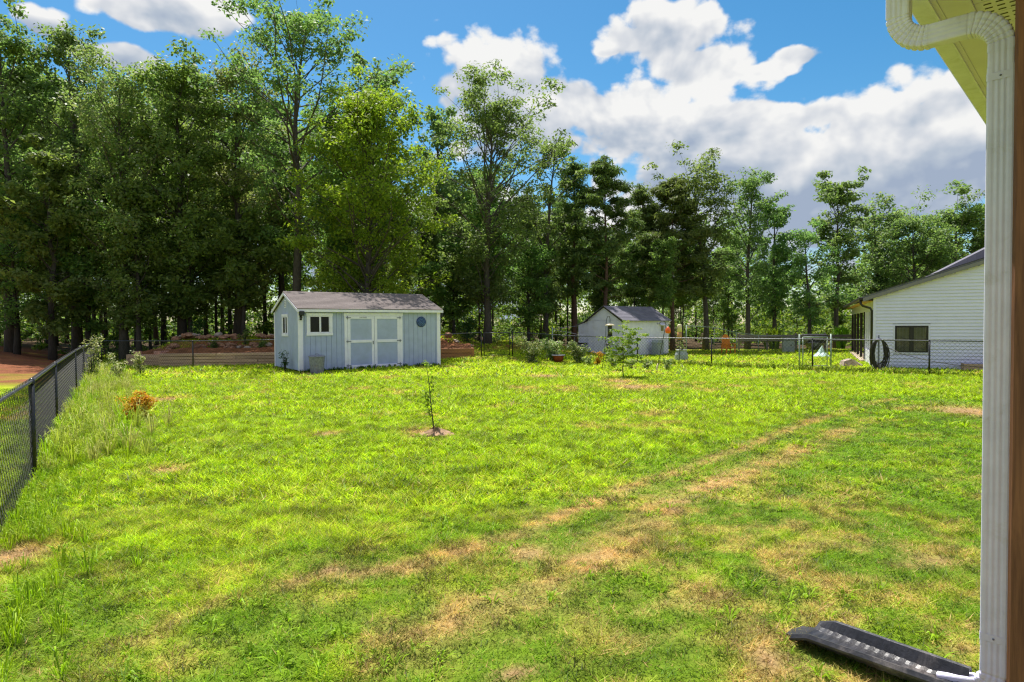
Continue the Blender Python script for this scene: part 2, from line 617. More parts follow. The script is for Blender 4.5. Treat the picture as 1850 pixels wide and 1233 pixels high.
M['black_plastic'] = mat_plain('black_plastic', (0.028, 0.026, 0.030), 0.38, 0.35, 7.0, spec=0.5, bump=0.25, bump_scale=60, stain=(0.20, 0.17, 0.16), stain_amt=0.75)
M['hose'] = mat_plain('dark_hose', (0.03, 0.026, 0.022), 0.5, 0.3, 9.0)
M['curtain'] = mat_plain('olive_blind', (0.26, 0.24, 0.13), 0.8, 0.25, 3.0)
M['tan_thing'] = mat_plain('tan_board', (0.40, 0.22, 0.09), 0.7, 0.3, 4.0)
M['mulch'] = mat_plain('dry_soil', (0.30, 0.19, 0.12), 0.95, 0.4, 9.0, spec=0.1, bump=0.6, bump_scale=18)
M['roof_tan'] = mat_shingle('tan_shingles', (0.150, 0.125, 0.118), (0.215, 0.180, 0.172))
M['roof_grey'] = mat_shingle('grey_shingles', (0.115, 0.11, 0.135), (0.20, 0.19, 0.225), 0.16, 0.33)
M['bark'] = mat_bark('grey_bark', (0.035, 0.028, 0.022), (0.13, 0.105, 0.085))
M['bark_pine'] = mat_bark('pine_bark', (0.06, 0.032, 0.022), (0.19, 0.105, 0.07))
M['bark_dark'] = mat_bark('dark_bark', (0.022, 0.017, 0.013), (0.075, 0.058, 0.045))
M['leaf_oak'] = mat_leaf('oak_leaf', [(0.105, 0.185, 0.055), (0.160, 0.255, 0.070), (0.240, 0.325, 0.095), (0.140, 0.205, 0.095)], 0.6, 0.52, 0.4, 0.25)
M['leaf_poplar'] = mat_leaf('tulip_leaf', [(0.115, 0.245, 0.024), (0.185, 0.330, 0.030), (0.280, 0.400, 0.040)], 0.6, 0.5, 0.3, 0.1)
M['leaf_olive'] = mat_leaf('olive_leaf', [(0.130, 0.195, 0.058), (0.190, 0.260, 0.078), (0.275, 0.325, 0.112), (0.235, 0.230, 0.10)], 0.6, 0.5, 0.45, 0.25)
M['leaf_pine'] = mat_leaf('pine_needle', [(0.095, 0.155, 0.050), (0.140, 0.205, 0.060), (0.190, 0.235, 0.065)], 0.45, 0.6, 0.25, 0.25)
M['leaf_fill'] = mat_leaf('wood_leaf', [(0.110, 0.195, 0.052), (0.170, 0.270, 0.066), (0.255, 0.345, 0.090)], 0.6, 0.52, 0.4, 0.3)
M['leaf_bright'] = mat_leaf('bright_leaf', [(0.10, 0.22, 0.015), (0.19, 0.30, 0.025), (0.30, 0.36, 0.04)], 0.45, 0.5, 0.3, 0.2)
M['leaf_under'] = mat_leaf('undergrowth_leaf', [(0.05, 0.11, 0.014), (0.10, 0.18, 0.02), (0.19, 0.27, 0.03), (0.30, 0.36, 0.05)], 0.45, 0.55, 0.3, 0.0)
M['leaf_rose'] = mat_leaf('rose_leaf', [(0.08, 0.16, 0.03), (0.18, 0.27, 0.06), (0.38, 0.42, 0.18), (0.55, 0.50, 0.32)], 0.45, 0.5, 0.4, 0.2)
M['leaf_pale'] = mat_leaf('pale_flower_leaf', [(0.10, 0.17, 0.03), (0.20, 0.29, 0.05), (0.50, 0.48, 0.26), (0.62, 0.58, 0.40)], 0.35, 0.5, 0.3, 0.1)
M['leaf_orange'] = mat_leaf('orange_leaf', [(0.50, 0.20, 0.015), (0.68, 0.32, 0.02), (0.75, 0.40, 0.03), (0.35, 0.28, 0.02)], 0.35, 0.6, 0.2, 0.0)
M['leaf_ivy'] = mat_leaf('dark_shrub_leaf', [(0.015, 0.045, 0.010), (0.03, 0.085, 0.014), (0.05, 0.12, 0.02)], 0.3, 0.45, 0.4, 0.2)
M['grass'] = mat_leaf('grass_blade', None, 0.42, 0.55, 0.22, 0.0, tint=True)
M['bed_soil'] = mat_plain('red_soil', (0.23, 0.095, 0.045), 0.95, 0.35, 2.0, spec=0.1, bump=0.5, bump_scale=9)


# ------------------------------------------------------------------ lawn colour field (dry, yellow and green turf)
def poly_dist(x, y, pts):
    d = np.full(np.shape(x), 1e9)
    s_at = np.zeros(np.shape(x))
    acc = 0.0
    for (ax, ay), (bx2, by2) in zip(pts[:-1], pts[1:]):
        ex, ey = bx2 - ax, by2 - ay
        t = np.clip(((x - ax) * ex + (y - ay) * ey) / (ex * ex + ey * ey), 0, 1)
        dd = np.hypot(x - ax - t * ex, y - ay - t * ey)
        s_at = np.where(dd < d, acc + t * math.hypot(ex, ey), s_at)
        d = np.minimum(d, dd)
        acc += math.hypot(ex, ey)
    return d, s_at


track_a = [tuple(gp(*p)[:2]) for p in [(380, 1095), (560, 1045), (720, 1028), (880, 985), (1010, 935), (1150, 878), (1300, 825), (1430, 775), (1540, 738), (1610, 722)]]
track_b = [tuple(gp(*p)[:2]) for p in [(760, 1150), (960, 1075), (1090, 990), (1220, 905), (1340, 856), (1450, 812), (1560, 765), (1650, 735)]]
bare = [(300, 850, 0.22), (770, 782, 0.36), (20, 1005, 0.30), (1120, 690, 0.5), (1140, 700, 0.7), (590, 785, 0.2), (300, 722, 0.45), (985, 680, 0.5), (1765, 745, 0.7),
        (950, 1000, 0.16), (600, 1032, 0.10), (1690, 1012, 0.12), (1390, 1195, 0.14), (930, 1215, 0.05), (1180, 700, 0.5)]
bare = [(*gp(a, b)[:2], r) for a, b, r in bare]


def lawn_fields(x, y):
    x = np.asarray(x, float)
    y = np.asarray(y, float)
    (da, sa_), (db, sb_) = poly_dist(x, y, track_a), poly_dist(x, y, track_b)
    w = fbm(x * 2.3, y * 2.3, 11, 4)
    w2 = fbm(x * 0.7 + 9, y * 0.7, 21, 3)
    w3 = fbm(x * 7.0, y * 7.0, 31, 3)
    dry = 0.8 * np.exp(-(da / 0.13) ** 2) * sstep(fbm(sa_ * 0.55, sa_ * 0 + 3, 81, 3), 0.18, 0.46) + 0.9 * np.exp(-(db / 0.24) ** 2) * sstep(fbm(sb_ * 0.5, sb_ * 0 + 9, 83, 3), 0.12, 0.40)
    # patchy dry turf in the near right
    side = sstep(x - (-0.5 + 0.12 * y), -0.3, 1.2) * (1 - sstep(y, 5.5, 9.0))
    brk = sstep(w3 * 0.6 + w * 0.4, 0.42, 0.60)
    dry = dry * (0.55 + 0.45 * brk)
    dry = dry + 0.36 * side * sstep(w * 0.35 + w2 * 0.3 + w3 * 0.35, 0.44, 0.60)
    dry = dry + 0.18 * (1 - sstep(y, 5.0, 9.0)) * sstep(w3 * 0.5 + w * 0.5, 0.42, 0.62)
    dry = dry + 0.35 * (1 - sstep(y, 3.5, 6.0)) * sstep(w, 0.56, 0.70) * brk
    dry = dry + 0.55 * sstep(w2 * 0.5 + w * 0.5, 0.60, 0.70) * sstep(y, 8, 13)
    br = np.zeros_like(x)
    for bx2, by2, r in bare:
        br = np.maximum(br, np.exp(-(((x - bx2) ** 2 + ((y - by2) * 0.8) ** 2) / (r * r)) * (0.6 + 1.0 * w3)))
    dry = np.clip(np.maximum(dry, br * 1.1), 0, 1)
    # yellow, coarse turf beyond the first track; finer and darker turf on the near side
    ref = np.interp(x, [p[0] for p in track_a], [p[1] for p in track_a])
    ref = np.where(x > track_a[-1][0], track_a[-1][1] - 0.5 * (x - track_a[-1][0]), ref)
    ref = np.where(x < track_a[0][0], track_a[0][1] + 0.25 * (x - track_a[0][0]), ref)
    yel = sstep(y - ref + (w2 - 0.5) * 2.0, -0.35, 1.5)
    yel = np.clip(yel * (0.72 + 0.6 * (w2 - 0.3)) + 0.5 * sstep(w, 0.46, 0.62), 0, 1)
    dark = sstep(fbm(x * 1.6 + 40, y * 2.4, 51, 4), 0.55, 0.68) * 0.35
    return dry, yel, dark, w3, br


C_GREEN = np.array([0.155, 0.255, 0.014])
C_YEL = np.array([0.365, 0.465, 0.010])
C_DRY = np.array([0.50, 0.325, 0.135])
C_DARK = np.array([0.085, 0.120, 0.018])


def lawn_rgb(x, y, jit=None):
    dry, yel, dark, w3, br = lawn_fields(x, y)
    c = C_GREEN[None] * (1 - yel[:, None]) + C_YEL[None] * yel[:, None]
    c = c * (1 - dark[:, None]) + C_DARK[None] * dark[:, None]
    c = c * (1 - dry[:, None]) + C_DRY[None] * dry[:, None]
    return c, dry, yel, br


# ------------------------------------------------------------------ ground
def grid_mesh(name, xs, ys, zoff=0.0, keep=None):
    X, Y = np.meshgrid(xs, ys)
    Z = ground_z(X, Y) + zoff
    nx, ny = len(xs), len(ys)
    co = np.stack([X, Y, Z], -1).reshape(-1, 3)
    i = np.arange(nx * ny).reshape(ny, nx)
    q = np.stack([i[:-1, :-1], i[:-1, 1:], i[1:, 1:], i[1:, :-1]], -1).reshape(-1, 4)
    if keep is not None:
        cen = co[q].mean(1)
        q = q[keep(cen[:, 0], cen[:, 1])]
    me = bpy.data.meshes.new(name)
    me.from_pydata(co.tolist(), [], q.tolist())
    me.polygons.foreach_set('use_smooth', [True] * len(q))
    me.update()
    return me, co


xs = np.concatenate([[-900, -400, -200, -110, -70], np.arange(-50, -26, 2.0), np.arange(-26, 26.01, 0.2), np.arange(27, 50, 2.0), [70, 110, 200, 400, 900]])
ys = np.concatenate([[-200, -60, -20, -8, -3], np.arange(0, 12, 0.12), np.arange(12, 40, 0.25), np.arange(40, 80, 1.5), [90, 120, 200, 400, 1200]])
gm, gco = grid_mesh('ground', xs, ys)
rgb, g_dry, g_yel, g_br = lawn_rgb(gco[:, 0], gco[:, 1])
soil = np.array([0.30, 0.185, 0.105])
rgb = rgb * 0.85
rgb = rgb * (1 - 0.75 * g_br[:, None]) + soil[None] * 0.75 * g_br[:, None]
X_, Y_ = gco[:, 0], gco[:, 1]
wood = np.maximum(sstep(Y_, 37, 41), 0)
wood = np.where(X_ > 6, sstep(Y_, 44, 47), wood)
litter = np.array([0.085, 0.055, 0.030])
rgb = rgb * (1 - wood[:, None]) + litter[None] * wood[:, None]
offl = (X_ + 5.95) * 0.85 + (Y_ - 7.86) * 0.53
red = sstep(-offl, 0.4, 1.6) * sstep(Y_, 19, 23) * (1 - sstep(X_, -19, -17.0) * sstep(Y_, 31, 32))
red = np.maximum(red, sstep(X_, -20.5, -18.5) * (1 - sstep(X_, -3.2, -1.2)) * sstep(Y_, 31.5, 32.3))
red = np.maximum(red, np.exp(-((X_ - 0.2) / 4.0) ** 2) * sstep(Y_, 33.5, 36) * 0.9)
red = np.clip(red * (0.75 + 0.4 * sstep(fbm(X_ * 0.6, Y_ * 0.6, 61, 4), 0.32, 0.52)), 0, 1) * (1 - sstep(Y_, 42, 46))
redc = np.array([0.23, 0.085, 0.042]) * (0.55 + 0.9 * fbm(X_ * 1.3, Y_ * 1.3, 66, 4))[:, None]
rgb = rgb * (1 - red[:, None]) + redc * red[:, None]
ca = gm.attributes.new('tint', 'FLOAT_COLOR', 'POINT')
c4 = np.ones((len(gco), 4), np.float32)
c4[:, :3] = rgb
ca.data.foreach_set('color', c4.ravel())
mg, tg, bg_ = new_mat('turf_and_soil')
a_ = tg.node('ShaderNodeAttribute', attribute_name='tint')
tcg = tg.node('ShaderNodeTexCoord')
nn1 = tg.noise(tcg.outputs['Object'], 22.0, 6.0, 0.7)
nn2 = tg.noise(tcg.outputs['Object'], 3.0, 5.0, 0.6)
gcol = tg.mix(1.0, a_.outputs['Color'], tg.ramp(nn1, [(0.25, (0.45, 0.45, 0.45)), (0.7, (1.35, 1.35, 1.35))]), 'MULTIPLY')
gcol = tg.mix(1.0, gcol, tg.ramp(nn2, [(0.3, (0.8, 0.8, 0.8)), (0.7, (1.15, 1.15, 1.1))]), 'MULTIPLY')
tg.l.new(gcol, bg_.inputs['Base Color'])
bg_.inputs['Roughness'].default_value = 0.95
bg_.inputs['Specular IOR Level'].default_value = 0.1
bmp = tg.node('ShaderNodeBump')
bmp.inputs['Strength'].default_value = 0.7
bmp.inputs['Distance'].default_value = 0.03
tg.l.new(nn1, bmp.inputs['Height'])
tg.l.new(bmp.outputs[0], bg_.inputs['Normal'])
ground = tag(obj('ground', gm, mg), kind='structure')

# ------------------------------------------------------------------ grass blades
nr = np.random.default_rng(3)


def scatter(n, y0, y1, spread=0.86, xpad=0.6):
    y = np.sqrt(nr.random(n) * (y1 ** 2 - y0 ** 2) + y0 ** 2)
    x = (nr.random(n) * 2 - 1) * (y * spread + xpad)
    return x, y


def fence_off(x, y):
    return (x + 5.95) * 0.85 + (y - 7.86) * 0.53


def blades(x, y, h, w, lean, colr):
    """one tapered triangle each"""
    n = len(x)
    z = ground_z(x, y)
    th = nr.random(n) * 2 * np.pi
    ph = nr.random(n) * 2 * np.pi
    le = lean * h
    b = np.stack([x, y, z - 0.004], -1)
    side = np.stack([np.cos(th), np.sin(th), np.zeros(n)], -1) * (w / 2)[:, None]
    tip = b + np.stack([np.cos(ph) * le, np.sin(ph) * le, h], -1)
    v = np.stack([b - side, b + side, tip], 1).reshape(-1, 3)
    return v, colr


parts_v, parts_c = [], []


def add_grass(n, y0, y1, hb, wb):
    x, y = scatter(n, y0, y1)
    keep = fence_off(x, y) > np.where(y > 19, -0.6, -3.5)
    x, y = x[keep], y[keep]
    c, dry, yel, br = lawn_rgb(x, y)
    keep = nr.random(len(x)) > np.clip(br * 0.85 - 0.1, 0, 0.9)
    x, y, c, dry, yel = x[keep], y[keep], c[keep], dry[keep], yel[keep]
    n = len(x)
    j = nr.random(n)
    c = c * (0.35 + 1.25 * j)[:, None]
    # a share of straw-coloured and of fresh blades everywhere
    straw = nr.random(n) < (0.035 + 0.5 * dry)
    c[straw] = C_DRY * (0.7 + 0.6 * nr.random(straw.sum()))[:, None]
    fresh = nr.random(n) < 0.10 * (1 - dry)
    c[fresh] = np.array([0.15, 0.33, 0.012]) * (0.6 + 0.6 * nr.random(fresh.sum()))[:, None]
    clump = fbm(x * 3.0 + 70, y * 3.0, 77, 3)
    cl2 = fbm(x * 9.0 + 20, y * 9.0, 78, 3)
    c = c * (0.52 + 0.95 * sstep(cl2, 0.28, 0.66))[:, None]
    h = hb * (0.5 + 0.9 * nr.random(n)) * (0.55 + 0.55 * yel) * (1 - 0.3 * dry) * (0.35 + 1.3 * clump)
    w = wb * (0.7 + 0.7 * nr.random(n))
    lean = 0.5 + 1.9 * nr.random(n)
    v, cc = blades(x, y, h, w, lean, c)
    parts_v.append(v)
    parts_c.append(cc)


add_grass(230000, 2.6, 6.5, 0.052, 0.0065)
add_grass(260000, 6.5, 13.0, 0.058, 0.013)
add_grass(175000, 13.0, 22.0, 0.075, 0.025)
add_grass(95000, 22.0, 44.0, 0.09, 0.05)


def tuft_grass(centres, hmin, hmax, nb, w, colr, arch=1.0):
    """clumps of broad blades, each bent in two segments (three triangles)"""
    for (cx, cy, s) in centres:
        n = nb
        ph = nr.random(n) * 2 * np.pi
        r0 = nr.random(n) * 0.05 * s
        h = (hmin + (hmax - hmin) * nr.random(n)) * s
        out = (0.35 + 0.9 * nr.random(n)) * h * arch
        bx2 = cx + np.cos(ph) * r0
        by2 = cy + np.sin(ph) * r0
        z = ground_z(bx2, by2)
        sd_ = np.stack([-np.sin(ph), np.cos(ph), np.zeros(n)], -1) * (w * s / 2)
        b = np.stack([bx2, by2, z], -1)
        m1 = b + np.stack([np.cos(ph) * out * 0.45, np.sin(ph) * out * 0.45, h * 0.75], -1)
        t1 = b + np.stack([np.cos(ph) * out, np.sin(ph) * out, h * (0.45 + 0.5 * nr.random(n))], -1)
        v = np.stack([b - sd_ * .6, b + sd_ * .6, m1 + sd_, b - sd_ * .6, m1 + sd_, m1 - sd_, m1 - sd_, m1 + sd_, t1], 1).reshape(-1, 3)
        cj = np.array(colr)[None] * (0.6 + 0.8 * nr.random(n))[:, None]
        parts_v.append(v)
        parts_c.append(np.repeat(cj, 3, 0))


# crabgrass clumps through the near lawn
cx_, cy_ = scatter(3000, 2.8, 11.0)
dens_c = fbm(cx_ * 0.9 + 3, cy_ * 0.9, 91, 3)
sel = (dens_c > 0.47) & (fence_off(cx_, cy_) > 0.1)
tuft_grass([(a, b, 0.4 + 0.65 * rnd.random() ** 2) for a, b in zip(cx_[sel], cy_[sel])], 0.03, 0.075, 13, 0.0115, (0.25, 0.40, 0.012), 1.7)
cx_, cy_ = scatter(1500, 9.0, 22.0)
sel = (fbm(cx_ * 0.5 + 3, cy_ * 0.5, 92, 3) > 0.48) & (fence_off(cx_, cy_) > 0.1)
tuft_grass([(a, b, 0.8 + 0.8 * rnd.random()) for a, b in zip(cx_[sel], cy_[sel])], 0.04, 0.09, 12, 0.017, (0.34, 0.47, 0.010), 1.6)
gv = np.concatenate(parts_v)
gc = np.concatenate(parts_c)
grass = obj('grass', np_mesh('grass', gv, 3, color=gc), M['grass'])
tag(grass, 'mown yellow green lawn with dry tan wheel tracks', 'grass', kind='stuff')

# ------------------------------------------------------------------ leaves
def leaf_quads(cen, size, up_bias=0.6, aspect=0.55, outw=None):
    """rhombic leaves at the points cen"""
    n = len(cen)
    nrm = nr.normal(size=(n, 3))
    nrm /= np.linalg.norm(nrm, axis=1)[:, None] + 1e-9
    nrm[:, 2] = np.abs(nrm[:, 2])
    nrm += np.array([0, 0, up_bias])
    if outw is not None:
        nrm += outw * 0.4
    nrm /= np.linalg.norm(nrm, axis=1)[:, None]
    a = nr.normal(size=(n, 3))
    a -= nrm * (a * nrm).sum(1)[:, None]
    a /= np.linalg.norm(a, axis=1)[:, None] + 1e-9
    b = np.cross(nrm, a)
    s = (size * (0.6 + 0.8 * nr.random(n)))[:, None]
    L, W = a * s, b * s * aspect
    droop = np.zeros((n, 3))
    droop[:, 2] = -0.18 * s[:, 0]
    v = np.stack([cen - L * .5, cen + W * .5 - L * .05, cen + L * .5 + droop, cen - W * .5 - L * .05], 1)
    return v.reshape(-1, 3)


def clump_leaves(centres, radii, per, size, flat=0.65, up=0.28, aspect=0.55):
    cs = np.repeat(np.asarray(centres), per, 0)
    rs = np.repeat(np.asarray(radii), per)
    d = nr.normal(size=(len(cs), 3))
    d /= np.linalg.norm(d, axis=1)[:, None]
    rad = nr.random(len(cs)) ** 0.45
    p = cs + d * (rs * rad)[:, None] * np.array([1, 1, flat])
    return leaf_quads(p, np.full(len(p), size), up, aspect, d)


PROF = {
    'oak': ([0, .12, .35, .6, .82, .95, 1], [.35, .75, 1.0, .92, .70, .42, .18]),
    'poplar': ([0, .1, .3, .55, .8, .95, 1], [.70, .95, 1.0, .88, .56, .22, .05]),
    'pine': ([0, .15, .4, .65, .85, 1], [.75, 1.0, .95, .75, .45, .10]),
    'slim': ([0, .2, .5, .75, .9, 1], [.35, .8, 1.0, .85, .55, .2]),
    'vase': ([0, .2, .5, .75, .92, 1], [.3, .55, .85, 1.0, .8, .4]),
}


def tree_meshes(seed, H, cb, W, kind, nb, per, leaf, trunk_r=None, sub=4, rc=(0.45, 0.85), lean=(0, 0), lower=0):
    rr = random.Random(seed)
    tr = MB()
    r0 = trunk_r or 0.011 * H + 0.03
    wob = [(rr.uniform(-1, 1) * 0.012 * H, rr.uniform(-1, 1) * 0.012 * H) for _ in range(7)]
    tp, trad = [], []
    for i in range(9):
        t = i / 8
        k = min(6, int(t * 6))
        fr = t * 6 - k
        k2 = min(6, k + 1)
        wx = (wob[k][0] * (1 - fr) + wob[k2][0] * fr) * min(1, t * 3) + lean[0] * t * t
        wy = (wob[k][1] * (1 - fr) + wob[k2][1] * fr) * min(1, t * 3) + lean[1] * t * t
        tp.append(Vector((wx, wy, t * H * 0.96 - (0.25 if i == 0 else 0))))
        trad.append(r0 * ((1.45 if i == 0 else 1.0) * (1 - t) ** 0.8 + 0.08) if kind != 'pine' else r0 * ((1.25 if i == 0 else 1.0) * (1 - t) + 0.06))
    tr.tube(tp, trad, 9)

    def on_trunk(t):
        f = max(0, min(7.999, t * 8))
        i = int(f)
        return tp[i].lerp(tp[i + 1], f - i), trad[i] * (1 - f + i) + trad[i + 1] * (f - i)
    px_, py_ = PROF[kind]
    cl, cr = [], []
    ang = rr.uniform(0, 6.28)
    for b in range(nb):
        q = (b + rr.uniform(0.1, 0.9)) / nb
        t = cb + (1 - cb) * q
        if lower and rr.random() < lower:
            t = rr.uniform(cb * 0.45, cb)
        ang += 2.4 + rr.uniform(-0.5, 0.5)
        base, br = on_trunk(t * 0.97)
        L = np.interp(q, px_, py_) * W * 0.5 * rr.uniform(0.62, 1.12)
        if t < cb:
            L *= 0.6
        if kind == 'pine':
            inc = R(rr.uniform(-5, 25) + 25 * q)
        elif kind == 'poplar':
            inc = R(rr.uniform(15, 45) + 20 * q)
        elif kind in ('slim', 'vase'):
            inc = R(rr.uniform(25, 55) + 15 * q)
        else:
            inc = R(rr.uniform(5, 45) + 25 * q)
        dirv = Vector((math.cos(ang) * math.cos(inc), math.sin(ang) * math.cos(inc), math.sin(inc)))
        L3 = L / max(0.45, math.cos(inc))
        pts = [base]
        cur = base.copy()
        dcur = dirv.copy()
        for s_ in range(4):
            dcur = (dcur + Vector((rr.uniform(-.25, .25), rr.uniform(-.25, .25), rr.uniform(-.12, .22)))).normalized()
            cur = cur + dcur * (L3 / 4)
            pts.append(cur.copy())
        rb = min(br * 0.55, 0.012 * L3 + 0.012)
        tr.tube(pts, [rb, rb * .75, rb * .5, rb * .3, rb * .12], 5, cap=False)
        for s_ in range(sub):
            f = rr.uniform(0.35, 1.0) * 3.99
            i = int(f)
            p = pts[i].lerp(pts[i + 1], f - i)
            off = Vector((rr.uniform(-1, 1), rr.uniform(-1, 1), rr.uniform(-.35, .6))).normalized() * rr.uniform(0.25, 0.5) * max(0.8, L * 0.55)
            e = p + off
            if sub > 1 and rr.random() < 0.8:
                tr.tube([p, p.lerp(e, .55) + Vector((0, 0, .05)), e], [rb * .35, rb * .2, rb * .08], 4, cap=False)
            cl.append(e)
            cr.append(rr.uniform(*rc))
        cl.append(pts[-1])
        cr.append(rr.uniform(*rc))
    cl.append(tp[-1] + Vector((0, 0, .1)))
    cr.append(rc[0])
    if kind == 'pine':
        v = clump_leaves(cl, cr, per, leaf, 0.45, 0.2, 0.22)
    else:
        v = clump_leaves(cl, cr, per, leaf)
    k_z = H / float(np.percentile(v[:, 2], 99.8))       # the leafy top ends at the wanted height
    v[:, 2] *= k_z
    tr.v = [(p[0], p[1], p[2] * k_z) for p in tr.v]
    return tr.mesh('trunk'), np_mesh('crown', v, 4)


def place_tree(meshes, mats, loc, rz, label, group, scale=(1, 1, 1), name='tree', cat='tree'):
    t = thing(name, label, cat, loc, rz, group)
    t.scale = scale
    a = obj('trunk', meshes[0], mats[0], t)
    b = obj('crown', meshes[1], mats[1], t)
    return t


def tree_at(px, top, Y):
    """base point and height of a tree seen at photo column px with its top at row top"""
    p = at(px, 600, Y)
    g = gz(p.x, Y)
    return Vector((p.x, Y, g)), at(px, top, Y).z - g


OAK, POP, PIN, FIL = (M['bark'], M['leaf_oak']), (M['bark'], M['leaf_poplar']), (M['bark_pine'], M['leaf_pine']), (M['bark_dark'], M['leaf_fill'])
OLI = (M['bark'], M['leaf_olive'])
# the trees of the wood's edge: column, top row, distance, crown base share, crown width in photo pixels, kind, branches, leaves, name, label
EDGE = [
    (535, -45, 36.5, .30, 290, 'oak', 46, 52, OAK, 'oak_tree', 'tallest oak with thick bare trunk rising behind the blue shed', (0.6, 0)),
    (668, 160, 33.5, .03, 250, 'poplar', 78, 62, POP, 'tulip_tree', 'bright green cone shaped tree right behind the blue shed', (0, 0)),
    (688, 95, 43.0, .35, 120, 'vase', 26, 40, OAK, 'oak_tree', 'dark topped oak showing above the bright cone shaped tree', (0, 0)),
    (880, 108, 38.5, .26, 245, 'slim', 58, 54, OAK, 'oak_tree', 'tall open oak with forked trunk on the red mound behind the gate', (0.4, 0)),
    (790, 190, 44.0, .22, 120, 'slim', 24, 40, OAK, 'oak_tree', 'thin leafy oak between the cone shaped tree and the tall open oak', (0, 0)),
    (985, 255, 42.0, .20, 120, 'slim', 24, 40, OAK, 'oak_tree', 'low leafy oak leaning out beside the tall open oak', (0.8, 0)),
    (1038, 285, 43.5, .30, 90, 'pine', 34, 46, PIN, 'pine_tree', 'pine with ragged tip just left of the white shed roof', (0, 0)),
    (1095, 285, 42.0, .28, 125, 'pine', 40, 50, PIN, 'pine_tree', 'broad pine standing above the white shed gable', (0, 0)),
    (1160, 335, 44.0, .30, 80, 'pine', 28, 44, PIN, 'pine_tree', 'short pine above the right end of the white shed roof', (0, 0)),
    (1215, 325, 43.0, .32, 120, 'pine', 38, 50, PIN, 'pine_tree', 'broad pine with reddish trunk right of the white shed', (0, 0)),
    (1275, 258, 44.0, .30, 140, 'vase', 34, 46, OAK, 'oak_tree', 'oak with a narrow crooked top standing above the pines', (-0.9, 0)),
    (1350, 302, 45.0, .25, 110, 'slim', 30, 44, OAK, 'oak_tree', 'slim oak above the orange garden chair', (0.3, 0)),
    (1398, 368, 47.0, .25, 85, 'oak', 22, 40, OAK, 'oak_tree', 'small oak left of the gap with sky', (0, 0)),
    (1462, 398, 44.0, .22, 95, 'oak', 24, 30, OAK, 'oak_tree', 'thin crowned tree with dark leaning limbs behind the black grill', (-0.4, 0)),
    (1511, 308, 46.0, .38, 105, 'slim', 28, 36, OAK, 'oak_tree', 'lone slender tree with long bare trunk beside the white house', (0, 0)),
    (1580, 355, 48.0, .30, 110, 'slim', 28, 40, OLI, 'oak_tree', 'dark thin tree just above the white house eave', (0, 0)),
    (1650, 352, 46.0, .15, 150, 'oak', 44, 52, OAK, 'oak_tree', 'round crowned oak behind the white house roof slope', (0, 0)),
    (1725, 335, 47.0, .15, 165, 'oak', 44, 52, OAK, 'oak_tree', 'full oak rising behind the white house roof next to the downspout', (0, 0)),
    (1830, 320, 46.0, .15, 170, 'oak', 40, 48, OAK, 'oak_tree', 'oak mostly hidden behind the brown porch post', (0, 0)),
    (20, 8, 37.0, .18, 200, 'oak', 46, 50, OAK, 'oak_tree', 'tall oak at the edge of the photo over the dirt bank', (0, 0)),
    (140, 42, 39.0, .20, 150, 'slim', 40, 46, OAK, 'oak_tree', 'pointed oak above the corner post of the wire fence', (0, 0)),
    (225, 98, 36.0, .10, 190, 'oak', 52, 50, OLI, 'oak_tree', 'dense oak over the timber bed end with blocks', (0, 0)),
    (330, 85, 37.0, .10, 190, 'oak', 52, 50, FIL, 'oak_tree', 'dense oak over the long timber bed', (0, 0)),
    (430, 100, 39.0, .14, 170, 'oak', 44, 48, OLI, 'oak_tree', 'dense oak between the long timber bed and the tallest oak', (0, 0)),
    (95, 240, 34.5, .12, 150, 'oak', 34, 46, FIL, 'young_oak_tree', 'lower leafy tree over the dirt bank by the fence corner', (0, 0)),
    (250, 330, 35.0, .20, 120, 'oak', 28, 44, FIL, 'young_oak_tree', 'low young tree behind the rocks at the timber bed', (0, 0)),
    (30, 330, 35.5, .18, 150, 'oak', 30, 44, FIL, 'young_oak_tree', 'low bushy tree over the near dirt bank at the photo edge', (0, 0)),
    (160, 360, 36.5, .22, 120, 'oak', 26, 44, FIL, 'young_oak_tree', 'low bushy tree behind the fence corner post', (0, 0)),
    (345, 400, 37.0, .25, 130, 'oak', 28, 44, FIL, 'young_oak_tree', 'low bushy tree above the middle of the long timber bed', (0, 0)),
    (440, 380, 36.5, .28, 130, 'oak', 28, 44, FIL, 'young_oak_tree', 'low bushy tree just left of the blue shed roof', (0, 0)),
    (820, 420, 40.0, .20, 100, 'oak', 26, 44, FIL, 'young_oak_tree', 'young tree between the blue shed roof and the gate', (0, 0)),
    (955, 430, 41.0, .18, 110, 'oak', 28, 44, FIL, 'young_oak_tree', 'young tree behind the rose bushes', (0, 0)),
]
for i, (px, top, Y, cb, wpx, kind, nb, per, mats, nm, lab, lean) in enumerate(EDGE):
    loc, H = tree_at(px, top, Y)
    W = wpx * Y / F
    leaf = 0.215 if kind != 'pine' else 0.32
    rc = (0.45, 0.95) if W > 4.5 else (0.35, 0.7)
    if kind == 'pine':
        rc = (0.35, 0.6)
    ms = tree_meshes(100 + i, H, cb, W * 1.12, kind, int(nb * 1.15), int(per * 1.3), leaf * [1.0, .85, 1.1, .92, 1.2][i % 5], rc=rc, lean=lean, lower=0.12 if kind == 'slim' else 0.0)
    place_tree(ms, mats, loc, rnd.uniform(0, 6.28) if lean == (0, 0) else 0.0, lab, 'trees along the edge of the wood', name=nm)

